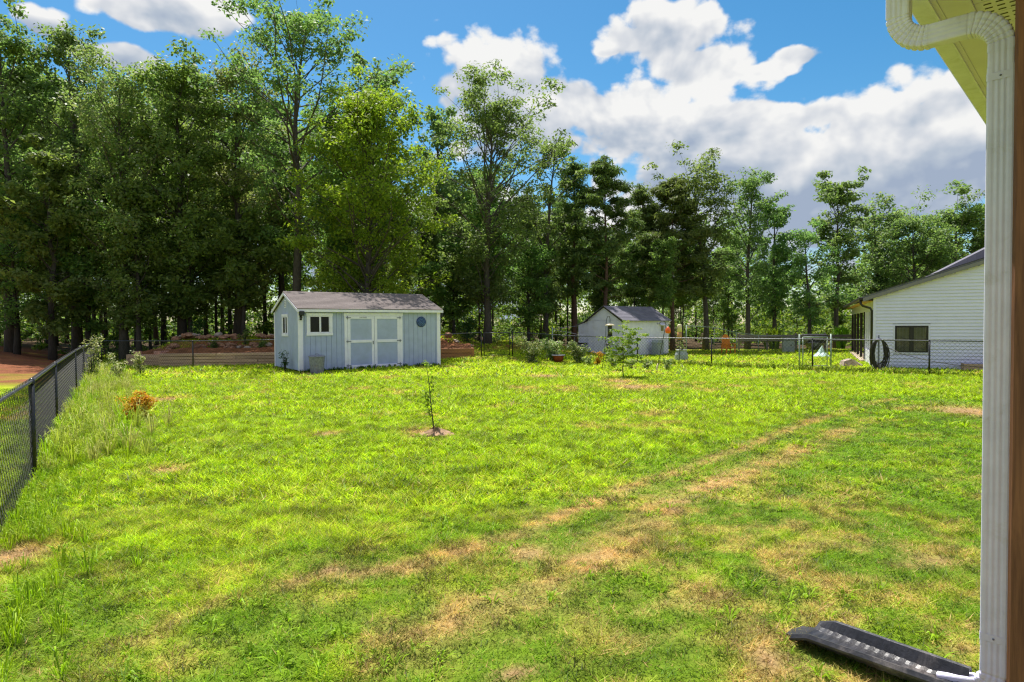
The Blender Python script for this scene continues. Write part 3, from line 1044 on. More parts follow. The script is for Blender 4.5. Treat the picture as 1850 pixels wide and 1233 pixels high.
# the wood behind: slender trunks with high crowns, in rows; six shapes shared
shapes = []
for k in range(6):
    H = 15.0
    kind = ['oak', 'slim', 'oak', 'vase', 'slim', 'pine'][k]
    ms = tree_meshes(300 + k, H, [.30, .38, .22, .42, .30, .36][k], [5.6, 4.2, 5.2, 5.0, 4.4, 4.2][k], kind, 36, 54, 0.27 if kind != 'pine' else .36,
                     trunk_r=0.13, rc=(0.5, 0.95))
    shapes.append((ms, FIL if kind != 'pine' else (M['bark_dark'], M['leaf_pine'])))


def tree_top_row(px):
    """highest row the wood reaches at a photo column (rough)"""
    return float(np.interp(px, [-300, 0, 150, 300, 480, 640, 760, 900, 1000, 1100, 1300, 1400, 1470, 1560, 1650, 1800, 2100],
                           [120, 90, 130, 140, 150, 210, 300, 300, 350, 380, 390, 420, 500, 460, 390, 370, 360]))


n_wood = 0
ROWS = {}
for row, (Y0, step, cnt) in enumerate([(43.0, 1.9, 38), (49.5, 2.9, 31), (56.0, 3.6, 30), (65.0, 5.0, 26)]):
    for k in range(cnt):
        Y = Y0 + rnd.uniform(-2.0, 2.0)
        X = (k - cnt / 2 + 0.5) * step + rnd.uniform(-.5, .5) * step
        px = 925 + F * X / Y
        if px < -120 or px > 1900:
            continue
        if row == 0 and (px > 1240 or (-18 < X < -7.0 and False)):
            continue
        top = tree_top_row(px) + rnd.uniform(-10, 110)
        H = max(6.0, at(px, top, Y).z - gz(X, Y))
        if 1405 < px < 1570:
            H *= 0.72
            if row in (0, 1):
                continue
        ms, mats = shapes[rnd.randrange(6)]
        s = H / 15.0
        sw = s * rnd.uniform(0.75, 1.0) if row > 0 else s * rnd.uniform(0.55, 0.8)
        t = place_tree(ms, mats, (X, Y, gz(X, Y)), rnd.uniform(0, 6.28),
                       ['slender dark trunked tree in the first row inside the wood', 'dark tree deeper in the wood behind the first trunks',
                        'dark tree far inside the wood', 'tree at the far back of the wood'][row],
                       ['first row inside the wood', 'second row inside the wood', 'third row inside the wood', 'back row of the wood'][row],
                       (max(.45, sw), max(.45, sw), s), 'forest_tree')
        n_wood += 1
        ROWS.setdefault(row, []).append((px, t))

ZONES = [(60, 'above the near dirt bank'), (180, 'above the far dirt bank'), (290, 'above the pale flowering bushes'), (490, 'above the long timber bed'), (660, 'above the shed doors'),
         (800, 'above the shed plaque'), (870, 'above the reddish timber bed'), (930, 'above the walk gate'), (1060, 'above the rose bushes'), (1210, 'above the white shed'),
         (1400, 'above the orange garden chair'), (1570, 'above the steel gate and grill'), (3000, 'above the white house roof')]
ORD = ['first', 'second', 'third', 'fourth', 'fifth', 'sixth', 'seventh', 'eighth', 'ninth', 'tenth', 'eleventh', 'twelfth']
for row, lst in ROWS.items():
    cnt = {}
    for px, t in sorted(lst, key=lambda q: q[0]):
        z = next(i for i, q in enumerate(ZONES) if px < q[0])
        n = cnt[z] = cnt.get(z, 0) + 1
        t['label'] = '%s %s from the left, %s' % (ORD[min(n, 12) - 1], ['slender dark trunk', 'dark deeper tree', 'far inner tree', 'rearmost wood tree'][row], ZONES[z][1])

# brushwood under the trees: leafy mass nobody could count
uc, ur = [], []
for k in range(2100):
    Y = rnd.uniform(49, 78)
    X = rnd.uniform(-0.95, 0.95) * Y
    zt = rnd.random() ** 1.1 * (7.5 if X < .36 * Y or X > .6 * Y else 3.5)
    uc.append((X, Y, gz(X, Y) + zt))
    ur.append(rnd.uniform(0.5, 1.1))
for k in range(330):
    Y = rnd.uniform(40.5, 49)
    X = rnd.uniform(-0.95, 0.95) * Y
    if X > 9 and Y < 47:
        continue
    uc.append((X, Y, gz(X, Y) + rnd.random() ** 2 * 1.6))
    ur.append(rnd.uniform(0.3, 0.7))
us = obj('undergrowth', np_mesh('undergrowth', clump_leaves(uc, ur, 40, 0.27), 4), M['leaf_under'])
tag(us, 'sunlit leafy undergrowth seen between the trunks of the wood', 'undergrowth', kind='stuff')
fc, fr_ = [], []
for k in range(2600):
    Y = rnd.uniform(84, 115)
    X = rnd.uniform(-1.1, 1.1) * Y
    hmax = 17 if not (0.38 < X / Y < 0.56) else 10
    fc.append((X, Y, gz(X, Y) + rnd.random() ** 1.25 * hmax))
    fr_.append(rnd.uniform(1.0, 2.2))
tl = obj('far_woods', np_mesh('far_woods', clump_leaves(fc, fr_, 60, 0.60), 4), M['leaf_fill'])
tag(tl, 'distant woods closing the view behind the near trees', 'woods', kind='stuff')


# ------------------------------------------------------------------ bushes and plants
def bush_mesh(seed, h, w, n, leaf, per=26, rc=(.10, .2), stems=7, aspect=.55, up=.5):
    rr = random.Random(seed)
    st = MB()
    cl, cr = [], []
    for s_ in range(stems):
        a = rr.uniform(0, 6.28)
        e = Vector((math.cos(a) * w * .5 * rr.uniform(.2, .9), math.sin(a) * w * .5 * rr.uniform(.2, .9), h * rr.uniform(.65, .95)))
        m_ = Vector((e.x * .35, e.y * .35, e.z * .5))
        st.tube([(e.x * .08, e.y * .08, -.03), m_, e], [.012, .008, .003], 5, cap=False)
        for k in range(max(1, n // stems)):
            f = rr.uniform(.08, 1.0)
            p = (m_ * 2 * f if f < .5 else m_.lerp(e, (f - .5) * 2))
            cl.append(p + Vector((rr.uniform(-1, 1), rr.uniform(-1, 1), rr.uniform(-.6, .8))) * w * .13)
            cr.append(rr.uniform(*rc))
    v = clump_leaves(cl, cr, per, leaf, .8, up, aspect)
    v[:, 2] = np.maximum(v[:, 2], 0.0)
    return st.mesh('stem'), np_mesh('foliage', v, 4)


def bush(seed, loc, h, w, n, leaf, mat, label, cat='bush', name='bush', group=None, **kw):
    a, b = bush_mesh(seed, h, w, n, leaf, **kw)
    t = thing(name, label, cat, loc, rnd.uniform(0, 6.28), group)
    obj('stem', a, M['bark_dark'], t)
    obj('foliage', b, mat, t)
    return t


def on_g(x, y):
    return Vector((x, y, gz(x, y)))


bush(1, gp(246, 757), .62, .85, 90, .05, M['leaf_orange'], 'rust orange dead leaved shrub on the lawn by the weeds', 'shrub', 'dry_shrub', rc=(.06, .12), per=40)
bush(2, gp(213, 690), 1.05, .9, 40, .06, M['leaf_pale'], 'pale flowering bush in front of the fence corner', 'bush', 'flowering_bush', rc=(.08, .16))
bush(3, gp(255, 676), 1.0, .9, 36, .07, M['leaf_pale'], 'pale flowering bush in front of the timber bed end with blocks', 'bush', 'flowering_bush', rc=(.1, .18))
bush(4, gp(166, 690), 1.9, 1.0, 46, .07, M['leaf_rose'], 'tall climbing bush covering the wire fence before its corner', 'bush', 'climbing_bush', rc=(.12, .2))
for k, (px, py, h, w, lab) in enumerate([(962, 652, 1.05, 1.3, 'rose bush beside the gate, leftmost of the row'), (1000, 652, 1.0, 1.3, 'rose bush behind the red pot'),
                                          (1043, 655, .95, 1.2, 'rose bush just right of the red pot')]):
    bush(10 + k, gp(px, py), h * 1.1, w * 1.25, 90, .085, M['leaf_rose'], lab, 'rose bush', 'rose_bush', 'rose bushes along the wire fence', rc=(.10, .2), per=30)
bush(20, gp(1080, 659), .65, .6, 30, .06, M['leaf_orange'], 'orange flowered plant at the foot of the feeder pole', 'plant', 'flower_plant', rc=(.07, .13))
for k, (px, py, h, lab) in enumerate([(1062, 660, .4, 'low green plant between the rose bushes and the orange flowers'), (1108, 664, .5, 'low plant under the young tree crown'),
                                      (1140, 666, .45, 'low plant right of the young tree trunk'), (1168, 667, .42, 'low plant before the white shed corner'), (1205, 668, .5, 'low plant right of the leaning hook pole')]):
    bush(30 + k, gp(px, py), h, .7, 22, .07, M['leaf_rose'], lab, 'plant', 'low_plant', 'low plants along the wire fence', rc=(.07, .13), per=24)
bush(40, gp(515, 671), .95, .55, 26, .06, M['leaf_ivy'], 'tall weed growing against the gable of the blue shed', 'weed', 'weed_plant', rc=(.06, .12), per=18)
bush(41, on_g(-17.3, 35.0), 1.3, 1.2, 60, .07, M['leaf_ivy'], 'dark round evergreen on top of the rock bank', 'shrub', 'evergreen_shrub', rc=(.12, .22), per=40)
bush(42, on_g(-2.6, 36.5), 1.7, 1.8, 60, .08, M['leaf_ivy'], 'dark evergreen shrub behind the blue shed by the red mound', 'shrub', 'evergreen_shrub', rc=(.15, .3), per=40)
for k, (X, Y, h, lab) in enumerate([(-15.5, 33.0, .7, 'small bush low on the rock bank at its left part'), (-14.0, 33.4, .8, 'small bush in the middle of the rock bank'), (-13.0, 33.0, .6, 'small bush on the rock bank nearest the blue shed'),
                                    (-12.4, 34.8, 1.1, 'bushy weed on top of the rock bank beside the shed')]):
    bush(50 + k, on_g(X, Y), h, .9, 26, .08, M['leaf_fill'], lab, 'bush', 'bank_bush', 'bushes on the rock bank', rc=(.1, .2), per=28)
# weeds and uncut grass along the left fence
parts_v, parts_c = [], []
for k in range(420):
    f = rnd.random()
    P = Vector((-5.95, 7.86)).lerp(Vector((-17.5, 26.6)), f ** 1.1 * 1.0)
    o_ = abs(rnd.gauss(0, .55))
    x, y = P.x + .85 * o_, P.y + .53 * o_
    tuft_grass([(x, y, rnd.uniform(.6, 1.3))], .14, .46, 46, .0075, rnd.choice([(0.34, .44, .02), (.26, .40, .015), (.42, .46, .07), (.44, .42, .14)]), .6)
for k in range(160):
    y = rnd.uniform(3.0, 8.0)
    x = -5.95 + (7.86 - y) * .62 + abs(rnd.gauss(0, .35))
    tuft_grass([(x, y, rnd.uniform(.5, 1.0))], .08, .26, 30, .007, rnd.choice([(0.30, .42, .012), (.24, .38, .012)]), .8)
# uncut fringe at the right fence, shed and house
for k in range(300):
    f = rnd.random()
    P = Vector((5.95, 30.2)).lerp(Vector((15.6, 21.5)), f)
    tuft_grass([(P.x + rnd.gauss(0, .25), P.y + rnd.gauss(0, .25), rnd.uniform(.6, 1.2))], .08, .24, 12, .035, rnd.choice([(0.19, .26, .02), (.26, .30, .04)]), .6)
for k in range(110):
    f = rnd.random()
    x, y = -7.85 + .829 * 5.8 * f + .559 * .12, 23.5 + .559 * 5.8 * f - .829 * .12
    tuft_grass([(x, y + rnd.gauss(0, .05), rnd.uniform(.5, 1))], .06, .2, 12, .02, (.05, .13, .008), .6)
wd = obj('tall_weeds', np_mesh('tall_weeds', np.concatenate(parts_v), 3, color=np.concatenate(parts_c)), M['grass'])
tag(wd, 'uncut grass and weeds along the fences and walls', 'weeds', kind='stuff')

# ornamental grass clumps behind the neighbour's rail
for k, (px, py, Y, h, lab) in enumerate([(1395, 606, 45.5, 1.6, 'yellow green feathery grass clump behind the grey utility box'), (1520, 604, 45.0, 1.7, 'bright green feathery clump left of the white house porch')]):
    parts_v, parts_c = [], []
    P = at(px, py, Y)
    tuft_grass([(P.x + rnd.gauss(0, .18), Y + rnd.gauss(0, .18), 1) for _ in range(14)], h * .7, h * 1.15, 40, .045, (.22, .30, .02) if k == 0 else (.16, .34, .012), .28)
    o = obj('grass_clump', np_mesh('grass_clump', np.concatenate(parts_v), 3, color=np.concatenate(parts_c)), M['grass'])
    tag(o, lab, 'grass clump', 'feathery grass clumps at the wood edge')

# sapling on the lawn
sp = gp(783, 786)
t = thing('sapling', 'thin leafless-stemmed sapling standing alone on the lawn in bare soil', 'sapling', sp)
st = MB()
spts = [(0, 0, -.03), (.005, 0, .12), (-.02, .01, .35), (-.045, 0, .62), (-.07, .01, .9), (-.11, 0, 1.2)]
st.tube(spts, [.013, .011, .010, .008, .007, .004], 7)
cl, cr = [], []
for (z, dx, dz) in [(.13, .12, .12), (.38, -.09, .14), (.5, .13, .18), (.46, -.10, .2), (.62, -.08, .12), (.7, .05, .13), (.85, .06, .14), (.3, -.05, .1), (.55, -.1, .1)]:
    x0 = np.interp(z, [p[2] for p in spts], [p[0] for p in spts])
    e = Vector((x0 + dx, rnd.uniform(-.06, .06), z + dz))
    st.tube([(x0, 0, z), (x0 + dx * .6, e.y * .5, z + dz * .45), e], [.006, .004, .002], 5, cap=False)
    cl += [e, Vector((x0 + dx * .5, e.y * .5, z + dz * .4))]
    cr += [.05, .045]
st.build('trunk', M['bark_dark'], t)
obj('crown', np_mesh('crown', clump_leaves(cl + [(-.11, 0, 1.2), (-.13, .02, 1.22), (-.08, 0, 1.2)], cr + [.07, .07, .06], 11, .05, .8, .3), 4), M['leaf_poplar'], t)
sm = MB()
rings = []
for r_, z_ in [(.30, -.03), (.24, .02), (.16, .05), (.08, .09), (.03, .12)]:
    rings.append([(math.cos(a) * r_ * rnd.uniform(.8, 1.2) * 1.3, math.sin(a) * r_ * rnd.uniform(.8, 1.2), z_ * rnd.uniform(.7, 1.2)) for a in [2 * math.pi * k / 16 for k in range(16)]])
sm.add([p for r_ in rings for p in r_], [(i * 16 + k, i * 16 + (k + 1) % 16, (i + 1) * 16 + (k + 1) % 16, (i + 1) * 16 + k) for i in range(4) for k in range(16)])
sm.add(rings[-1], [tuple(range(16))])
mo = sm.build('soil_mound', M['mulch'], None, (sp.x + .05, sp.y + .02, sp.z))
tag(mo, 'small bare soil mound at the foot of the lone sapling', 'soil mound')

# young tree by the feeders
yt = gp(1126, 682)
ms = tree_meshes(71, 1.95, .36, 1.5, 'vase', 22, 30, .09, trunk_r=.02, sub=3, rc=(.09, .2))
place_tree(ms, (M['bark'], M['leaf_bright']), yt, 1.0, 'young yellow green tree on the lawn in front of the white shed', None, name='young_tree')


# ------------------------------------------------------------------ chain-link fences
def strands(mb, A, B, h, p=0.06, r=0.0021):
    """woven wire between two base points A and B"""
    A, B = Vector(A), Vector(B)
    L = (B - A).to_2d().length
    n = max(2, int(L / p))
    ux = (B - A) / L
    ux2 = Vector((ux.x, ux.y, 0)).normalized()
    nrm = Vector((-ux2.y, ux2.x, 0))
    rows = int(h / p)
    out = []
    for i in range(n):
        ph = i % 2
        pts = []
        for k in range(rows + 1):
            s = (i + ((k + ph) % 2)) * p
            s = min(s, L)
            q = A + (B - A) * (s / L) + Vector((0, 0, 0.04 + k * (h - 0.04) / rows))
            pts.append(q + nrm * (0.003 * (1 if (k + ph) % 2 else -1)))
        out.append(pts)
    offs = [ux2 * r, -ux2 * r * .5 + nrm * r, -ux2 * r * .5 - nrm * r]
    vs, fs = [], []
    for pts in out:
        b = len(vs)
        for q in pts:
            for o_ in offs:
                vs.append(q + o_)
        for k in range(len(pts) - 1):
            for e in range(3):
                fs.append((b + k * 3 + e, b + k * 3 + (e + 1) % 3, b + (k + 1) * 3 + (e + 1) % 3, b + (k + 1) * 3 + e))
    mb.add(vs, fs)


def fence(label, posts, group, h=1.2, wire_r=0.0022, post_r=0.03, skip=(), pitch=0.065, mats=('black_metal', 'rail', 'wire')):
    """posts: (x, y) points; one fence with posts, rail and woven wire"""
    P = [on_g(*p) for p in posts]
    o = P[0]
    t = thing('wire_fence', label, 'fence', o, 0, group)
    loc = [p - o for p in P]
    for i, p in enumerate(loc):
        if i in skip:
            continue
        m = MB().tube([p - Vector((0, 0, .1)), p + Vector((0, 0, h - 0.02))], post_r, 10)
        pm = m.build('post', M[mats[0]], t)
        c = MB().lathe([(post_r * 1.2, h - .03), (post_r * 1.2, h), (post_r * .7, h + .035), (0.001, h + .045)], p, 10)
        c.build('post_cap', M[mats[0]], pm)
    MB().tube([p + Vector((0, 0, h)) for p in loc], 0.021, 8).build('rail', M[mats[1]], t)
    w = MB()
    for a, b in zip(loc[:-1], loc[1:]):
        strands(w, a, b, h + 0.05, pitch, wire_r)
    wm = w.build('wire_mesh', M[mats[2]], t)
    ties = MB()
    for a, b in zip(loc[:-1], loc[1:]):
        L = (b - a).length
        d = (b - a).normalized()
        k = .3
        while k < L:
            q = a + d * k + Vector((0, 0, h))
            ties.tube([q - d * .006, q + d * .006], .0245, 8, cap=False)
            k += .55
    ties.build('wire_tie', M['galv'], t)
    return t


FG = 'black wire fence runs round the yard'
fence('black wire fence run coming towards the viewer beside the tall weeds', [(-1.6, 0.8), (-3.75, 4.3), (-5.95, 7.86), (-8.2, 11.4), (-12.3, 17.9), (-14.9, 22.1), (-17.6, 26.7), (-20.3, 31.2)], FG, post_r=.034, wire_r=.0026)
fence('black wire fence run in front of the timber beds behind the blue shed', [(-20.2, 31.3), (-14.4, 28.7), (-10.4, 29.4), (-6.0, 30.1), (-1.5, 31.0)], FG, wire_r=.0036, pitch=.075)
fence('black wire fence run past the white shed and the white house', [(0.02, 31.5), (3.05, 31.0), (5.95, 30.2), (8.75, 27.9), (11.95, 25.3), (14.7, 22.4), (17.4, 19.5)], FG, wire_r=.0042, pitch=.075)
# walk gate
ga, gb = on_g(-1.42, 31.0), on_g(-.06, 31.5)
t = thing('walk_gate', 'narrow black wire walk gate standing between two fence posts', 'gate', ga)
d = gb - ga
fr = MB()
e = d.normalized()
a0, b0 = e * .06, d - e * .06
for q in (a0, b0):
    fr.tube([q + Vector((0, 0, .06)), q + Vector((0, 0, 1.17))], .019, 8)
fr.build('upright', M['black_metal'], t)
MB().tube([a0 + Vector((0, 0, 1.17)), b0 + Vector((0, 0, 1.17))], .019, 8).build('top_bar', M['rail'], t)
MB().tube([a0 + Vector((0, 0, .07)), b0 + Vector((0, 0, .07))], .019, 8).build('bottom_bar', M['black_metal'], t)
w = MB()
strands(w, a0, b0, 1.15, .05, .0026)
w.build('wire_mesh', M['wire'], t)
MB().box(-.03, .03, -.02, .02, .58, .72, .008).build('latch', M['black_metal'], t, b0 + Vector((0.03, 0, 0)))

# ------------------------------------------------------------------ timber beds and rocks
def timber_bed(label, A, B, z0, hh, rows, mat, joints, depth=1.0, name='timber_bed'):
    A, B = Vector(A), Vector(B)
    L = (B - A).length
    ang = math.atan2(B.y - A.y, B.x - A.x)
    t = thing(name, label, 'raised bed', (A.x, A.y, z0), ang, 'timber edged beds behind the fence')
    rh = hh / rows
    zl = gz(B.x, B.y) - z0
    for r_ in range(rows):
        xs_ = [0] + sorted([L * j + rnd.uniform(-.2, .2) for j in joints[r_ % len(joints)]]) + [L]
        for a, b in zip(xs_[:-1], xs_[1:]):
            MB().box(a + .008, b - .008, -.07 + rnd.uniform(-.012, .012), .07, r_ * rh + .008 - (0.12 if r_ == 0 else 0), (r_ + 1) * rh - .008, .014).build('board', M[mat], t)
    MB().box(-.07, .07, .075, depth, -.1, hh - .01, .012).build('end_board', M[mat], t)
    MB().box(L - .07, L + .07, .075, depth, -.1, hh - .01, .012).build('end_board', M[mat], t)
    sm_ = MB()
    nx = 40
    top = []
    for i in range(nx + 1):
        for j in range(5):
            top.append((.07 + (L - .14) * i / nx, .07 + (depth + .5) * j / 4, hh - .06 + .05 * rnd.random() + .05 * j))
    sm_.add(top, [(i * 5 + j, (i + 1) * 5 + j, (i + 1) * 5 + j + 1, i * 5 + j + 1) for i in range(nx) for j in range(4)], True)
    sm_.build('soil', M['bed_soil'], t)
    return t


timber_bed('long weathered timber bed left of the blue shed', (-16.5, 29.75), (-8.6, 30.75), 0.0, .62, 4, 'bed_grey', [[.35, .7], [.2, .55], [.45, .8], [.3]], 1.6)
timber_bed('reddish timber bed between the blue shed and the gate', (-8.3, 31.0), (-1.95, 31.55), .22, .50, 2, 'bed_red', [[.5], [.3, .75]], 1.3)
timber_bed('short grey timber bed with pink blocks on its edge near the fence corner', (-18.6, 30.7), (-16.75, 30.5), 0.0, .55, 3, 'bed_grey', [[.5], [], [.6]], 1.2)
for k, (x, y) in enumerate([(-18.05, 30.68), (-17.05, 30.6), (-16.85, 30.9)]):
    o = MB().box(-.16, .16, -.1, .1, 0, .16, .015).build('pink_block', M['pink_block'], None, (x, y, .545), rnd.uniform(-.4, .4))
    tag(o, ['pink block lying alone on the short grey timber bed', 'pink block on the inner end of the short timber bed', 'pink block set back at the end of the short timber bed'][k], 'block', 'pink blocks on the short timber bed')


def stone_mesh(seed, sx, sy, sz):
    rr = random.Random(seed)
    vs, fs = [], []
    rings_, seg = 4, 7
    vs.append((0, 0, -sz * .5))
    for i in range(1, rings_):
        ph = math.pi * i / rings_
        for k in range(seg):
            th = 2 * math.pi * k / seg
            q = rr.uniform(.75, 1.2)
            vs.append((math.cos(th) * math.sin(ph) * sx * .5 * q, math.sin(th) * math.sin(ph) * sy * .5 * q, -math.cos(ph) * sz * .5 * rr.uniform(.8, 1.1)))
    vs.append((0, 0, sz * .5))
    for k in range(seg):
        fs.append((0, 1 + (k + 1) % seg, 1 + k))
        for i in range(rings_ - 2):
            a = 1 + i * seg
            fs.append((a + k, a + (k + 1) % seg, a + seg + (k + 1) % seg, a + seg + k))
        fs.append((1 + (rings_ - 2) * seg + k, 1 + (rings_ - 2) * seg + (k + 1) % seg, len(vs) - 1))
    mb = MB().add(vs, fs)
    return mb.mesh('stone')


stones = [stone_mesh(k, rnd.uniform(.35, .6), rnd.uniform(.3, .5), rnd.uniform(.2, .34)) for k in range(9)]
for s_ in stones[:7]:
    s_.materials.append(M['rock'])
for s_ in stones[7:]:
    s_.materials.append(M['pale_rock'])
t = thing('rock_bank', 'low tumbled bank of red brown rocks behind the timber beds', 'rock bank', (0, 0, 0))
for k in range(230):
    row = k % 3
    X = rnd.uniform(-18.4, -8.0) if k < 200 else rnd.uniform(-4.6, -2.2)
    Y = [32.1, 33.0, 34.4][row] + rnd.uniform(-.35, .35)
    o = obj('stone', stones[rnd.randrange(9)], None, t, (X, Y, gz(X, Y) + rnd.uniform(.0, .16) + (.12 if row == 2 else 0)), rnd.uniform(0, 6.28))
    s_ = rnd.uniform(.5, 1.15)
    o.scale = (s_ * 1.15, s_, s_)
    o.rotation_euler = (rnd.uniform(-.4, .4), rnd.uniform(-.4, .4), rnd.uniform(0, 6.28))

# ------------------------------------------------------------------ blue shed
SA = R(34)
S0 = on_g(-7.85, 23.5)
S0.z = 0.2
SL, SD, SH = 5.8, 3.6, 2.30                 # length, depth, wall height
shed = thing('blue_shed', 'blue grey wooden shed with white trim and double doors', 'shed', S0, SA)
RID = SH + .66
core = MB().box(.03, SL - .03, .03, SD - .03, .0, SH - .02)
core.prism([(.03, SH - .02), (SD - .03, SH - .02), (SD / 2, RID - .07)], 0, .03, SL - .03)
wallp = core.build('wall', M['blue'], shed)


def plank_run(parent, x0, x1, z0, ztop, step, axis, off, mat, thick=.022, holes=(), gap=.005):
    """vertical boards with open grooves; axis 0: along local x at y=off, axis 1: along local y at x=off; ztop(s) gives the height"""
    n = max(1, round((x1 - x0) / step))
    w_ = (x1 - x0) / n
    for i in range(n):
        a, b = x0 + i * w_ + gap, x0 + (i + 1) * w_ - gap
        for (lo, hi) in [(z0, None)]:
            pa, pb = ztop(a), ztop(b)
            pts = [(a, z0), (b, z0), (b, pb), (a, pa)]
            if a < (x0 + x1) / 2 < b and ztop((x0 + x1) / 2) > max(pa, pb) + .005:
                pts = [(a, z0), (b, z0), (b, pb), ((x0 + x1) / 2, ztop((x0 + x1) / 2)), (a, pa)]
            m = MB()
            if axis == 0:
                n_ = len(pts)
                vs = [(x, off, z) for x, z in pts] + [(x, off + thick, z) for x, z in pts]
            else:
                n_ = len(pts)
                vs = [(off, x, z) for x, z in pts] + [(off + thick, x, z) for x, z in pts]
            fs = [(q, (q + 1) % n_, n_ + (q + 1) % n_, n_ + q) for q in range(n_)] + [tuple(range(n_)), tuple(range(2 * n_ - 1, n_ - 1, -1))]
            m.add(vs, fs)
            m.build('plank', M[mat], parent)


plank_run(wallp, .0, SL, .02, lambda s: SH - .03, .2, 0, -.0, 'blue', .028)
plank_run(wallp, .03, SD - .03, .02, lambda s: SH - .03 + (RID - .06 - SH) * (1 - abs(s - SD / 2) / (SD / 2)), .2, 1, 0.0, 'blue', .028)
plank_run(wallp, .03, SD - .03, .02, lambda s: SH - .03 + (RID - .06 - SH) * (1 - abs(s - SD / 2) / (SD / 2)), .2, 1, SL - .028, 'blue', .026)
MB().box(.05, SL - .05, .05, SD - .05, -.3, -.005).build('skid_base', M['dark_brown'], shed)
# roof: two slopes with overhang, lapped shingle courses
ov, rk = .13, .10
rf = MB()
slope = (RID - SH) / (SD / 2)
ye = -ov
ze = SH - slope * ov + .03
nC = 14
for sgn in (0, 1):
    for c_ in range(nC):
        f0, f1 = c_ / nC, (c_ + 1) / nC
        def pt(f, lift):
            y = ye + (SD / 2 - ye) * f
            z = ze + slope * (y - ye) + lift
            return (SD - y if sgn else y), z
        (ya, za), (yb, zb) = pt(f0, .035), pt(min(1, f1 + .01), .022)
        (yc, zc), (yd, zd) = pt(f0, .0), pt(f1, .0)
        pts = [(ya, za), (yb, zb), (yd, zd), (yc, zc)]
        vs = [(-rk, y, z) for y, z in pts] + [(SL + rk, y, z) for y, z in pts]
        rf.add(vs, [(0, 1, 5, 4), (1, 2, 6, 5), (2, 3, 7, 6), (3, 0, 4, 7), (3, 2, 1, 0), (4, 5, 6, 7)])
roofp = rf.build('roof', M['roof_tan'], shed)
MB().prism([(SD / 2 - .14, RID - .01), (SD / 2, RID + .075), (SD / 2 + .14, RID - .01), (SD / 2, RID + .03)], 0, -rk - .005, SL + rk + .005).build('ridge_cap', M['roof_tan'], roofp)
for x0_, x1_ in ((-rk - .012, -rk + .02), (SL + rk - .02, SL + rk + .012)):
    m = MB()
    m.prism([(ye - .012, ze - .10), (SD / 2, RID - .075), (SD / 2, RID + .022), (ye - .012, ze - .003)], 0, x0_, x1_)
    m.build('rake_board', M['white_trim'], shed)
    m = MB()
    m.prism([(SD - ye + .012, ze - .10), (SD / 2 + .001, RID - .075), (SD / 2 + .001, RID + .022), (SD - ye + .012, ze - .003)], 0, x0_, x1_)
    m.build('rake_board', M['white_trim'], shed)
MB().box(-rk + .02, SL + rk - .02, ye - .012, ye + .012, ze - .10, ze - .004).build('fascia', M['white_trim'], shed)
MB().box(-rk + .02, SL + rk - .02, ye + .012, -.03, ze - .075, ze - .055).build('eave_soffit', M['white_trim'], shed)
# corner boards
MB().box(-.028, .13, -.026, -.001, .0, SH - .06, .004).build('corner_board', M['white_trim'], shed)
MB().box(-.028, -.002, .0, .10, .0, SH - .06, .004).build('corner_board', M['white_trim'], shed)
MB().box(SL - .13, SL + .028, -.026, -.001, .0, SH - .06, .004).build('corner_board', M['white_trim'], shed)
MB().box(-.026, -.002, SD - .09, SD + .02, .0, SH - .06, .004).build('corner_board', M['white_trim'], shed)


def frame(parent, x0, x1, z0, z1, w_, mat, y0, y1, name='trim', lip=.0):
    MB().box(x0, x0 + w_, y0, y1, z0 + w_, z1 - w_, .004).build(name, M[mat], parent)
    MB().box(x1 - w_, x1, y0, y1, z0 + w_, z1 - w_, .004).build(name, M[mat], parent)
    MB().box(x0 - lip, x1 + lip, y0 - .006, y1, z0, z0 + w_ - .001, .004).build(name, M[mat], parent)
    MB().box(x0 - lip, x1 + lip, y0 - .006, y1, z1 - w_ + .001, z1, .004).build(name, M[mat], parent)


def slider_window(parent, x0, x1, z0, z1, rot=None, w_=.10, sash=.035):
    """white trimmed sliding window in local x/z, facing -y"""
    wn = bpy.data.objects.new('window', None)
    col.objects.link(wn)
    wn.parent = parent
    if rot:
        wn.location, wn.rotation_euler = rot[0], (0, 0, rot[1])
    frame(wn, x0, x1, z0, z1, w_, 'white_trim', -.032, -.001, 'trim', .012)
    xi0, xi1, zi0, zi1 = x0 + w_, x1 - w_, z0 + w_, z1 - w_
    xm = (xi0 + xi1) / 2
    for a, b, yy in ((xi0, xm + .02, -.02), (xm + .021, xi1, -.014)):
        MB().box(a + sash, b - sash, yy + .008, yy + .012, zi0 + sash, zi1 - sash).build('pane', M['glass'], wn)
        frame(wn, a, b, zi0 + .001, zi1 - .001, sash, 'white_trim', yy, yy + .014, 'sash')
    return wn


slider_window(shed, .27, 1.24, 1.30, 2.14)
slider_window(shed, -2.36, -1.50, 1.26, 2.14, (Vector((0, 0, 0)), -math.pi / 2))
# gable vent
v_ = bpy.data.objects.new('gable_vent', None)
col.objects.link(v_)
v_.parent = shed
MB().box(-.022, -.002, 1.72, 1.98, 2.38, 2.68, .004).build('vent_frame', M['white_trim'], v_)
for k in range(4):
    MB().box(-.028, -.0225, 1.76, 1.94, 2.415 + k * .063, 2.455 + k * .063, .001).build('louvre', M['grey_plastic'], v_)
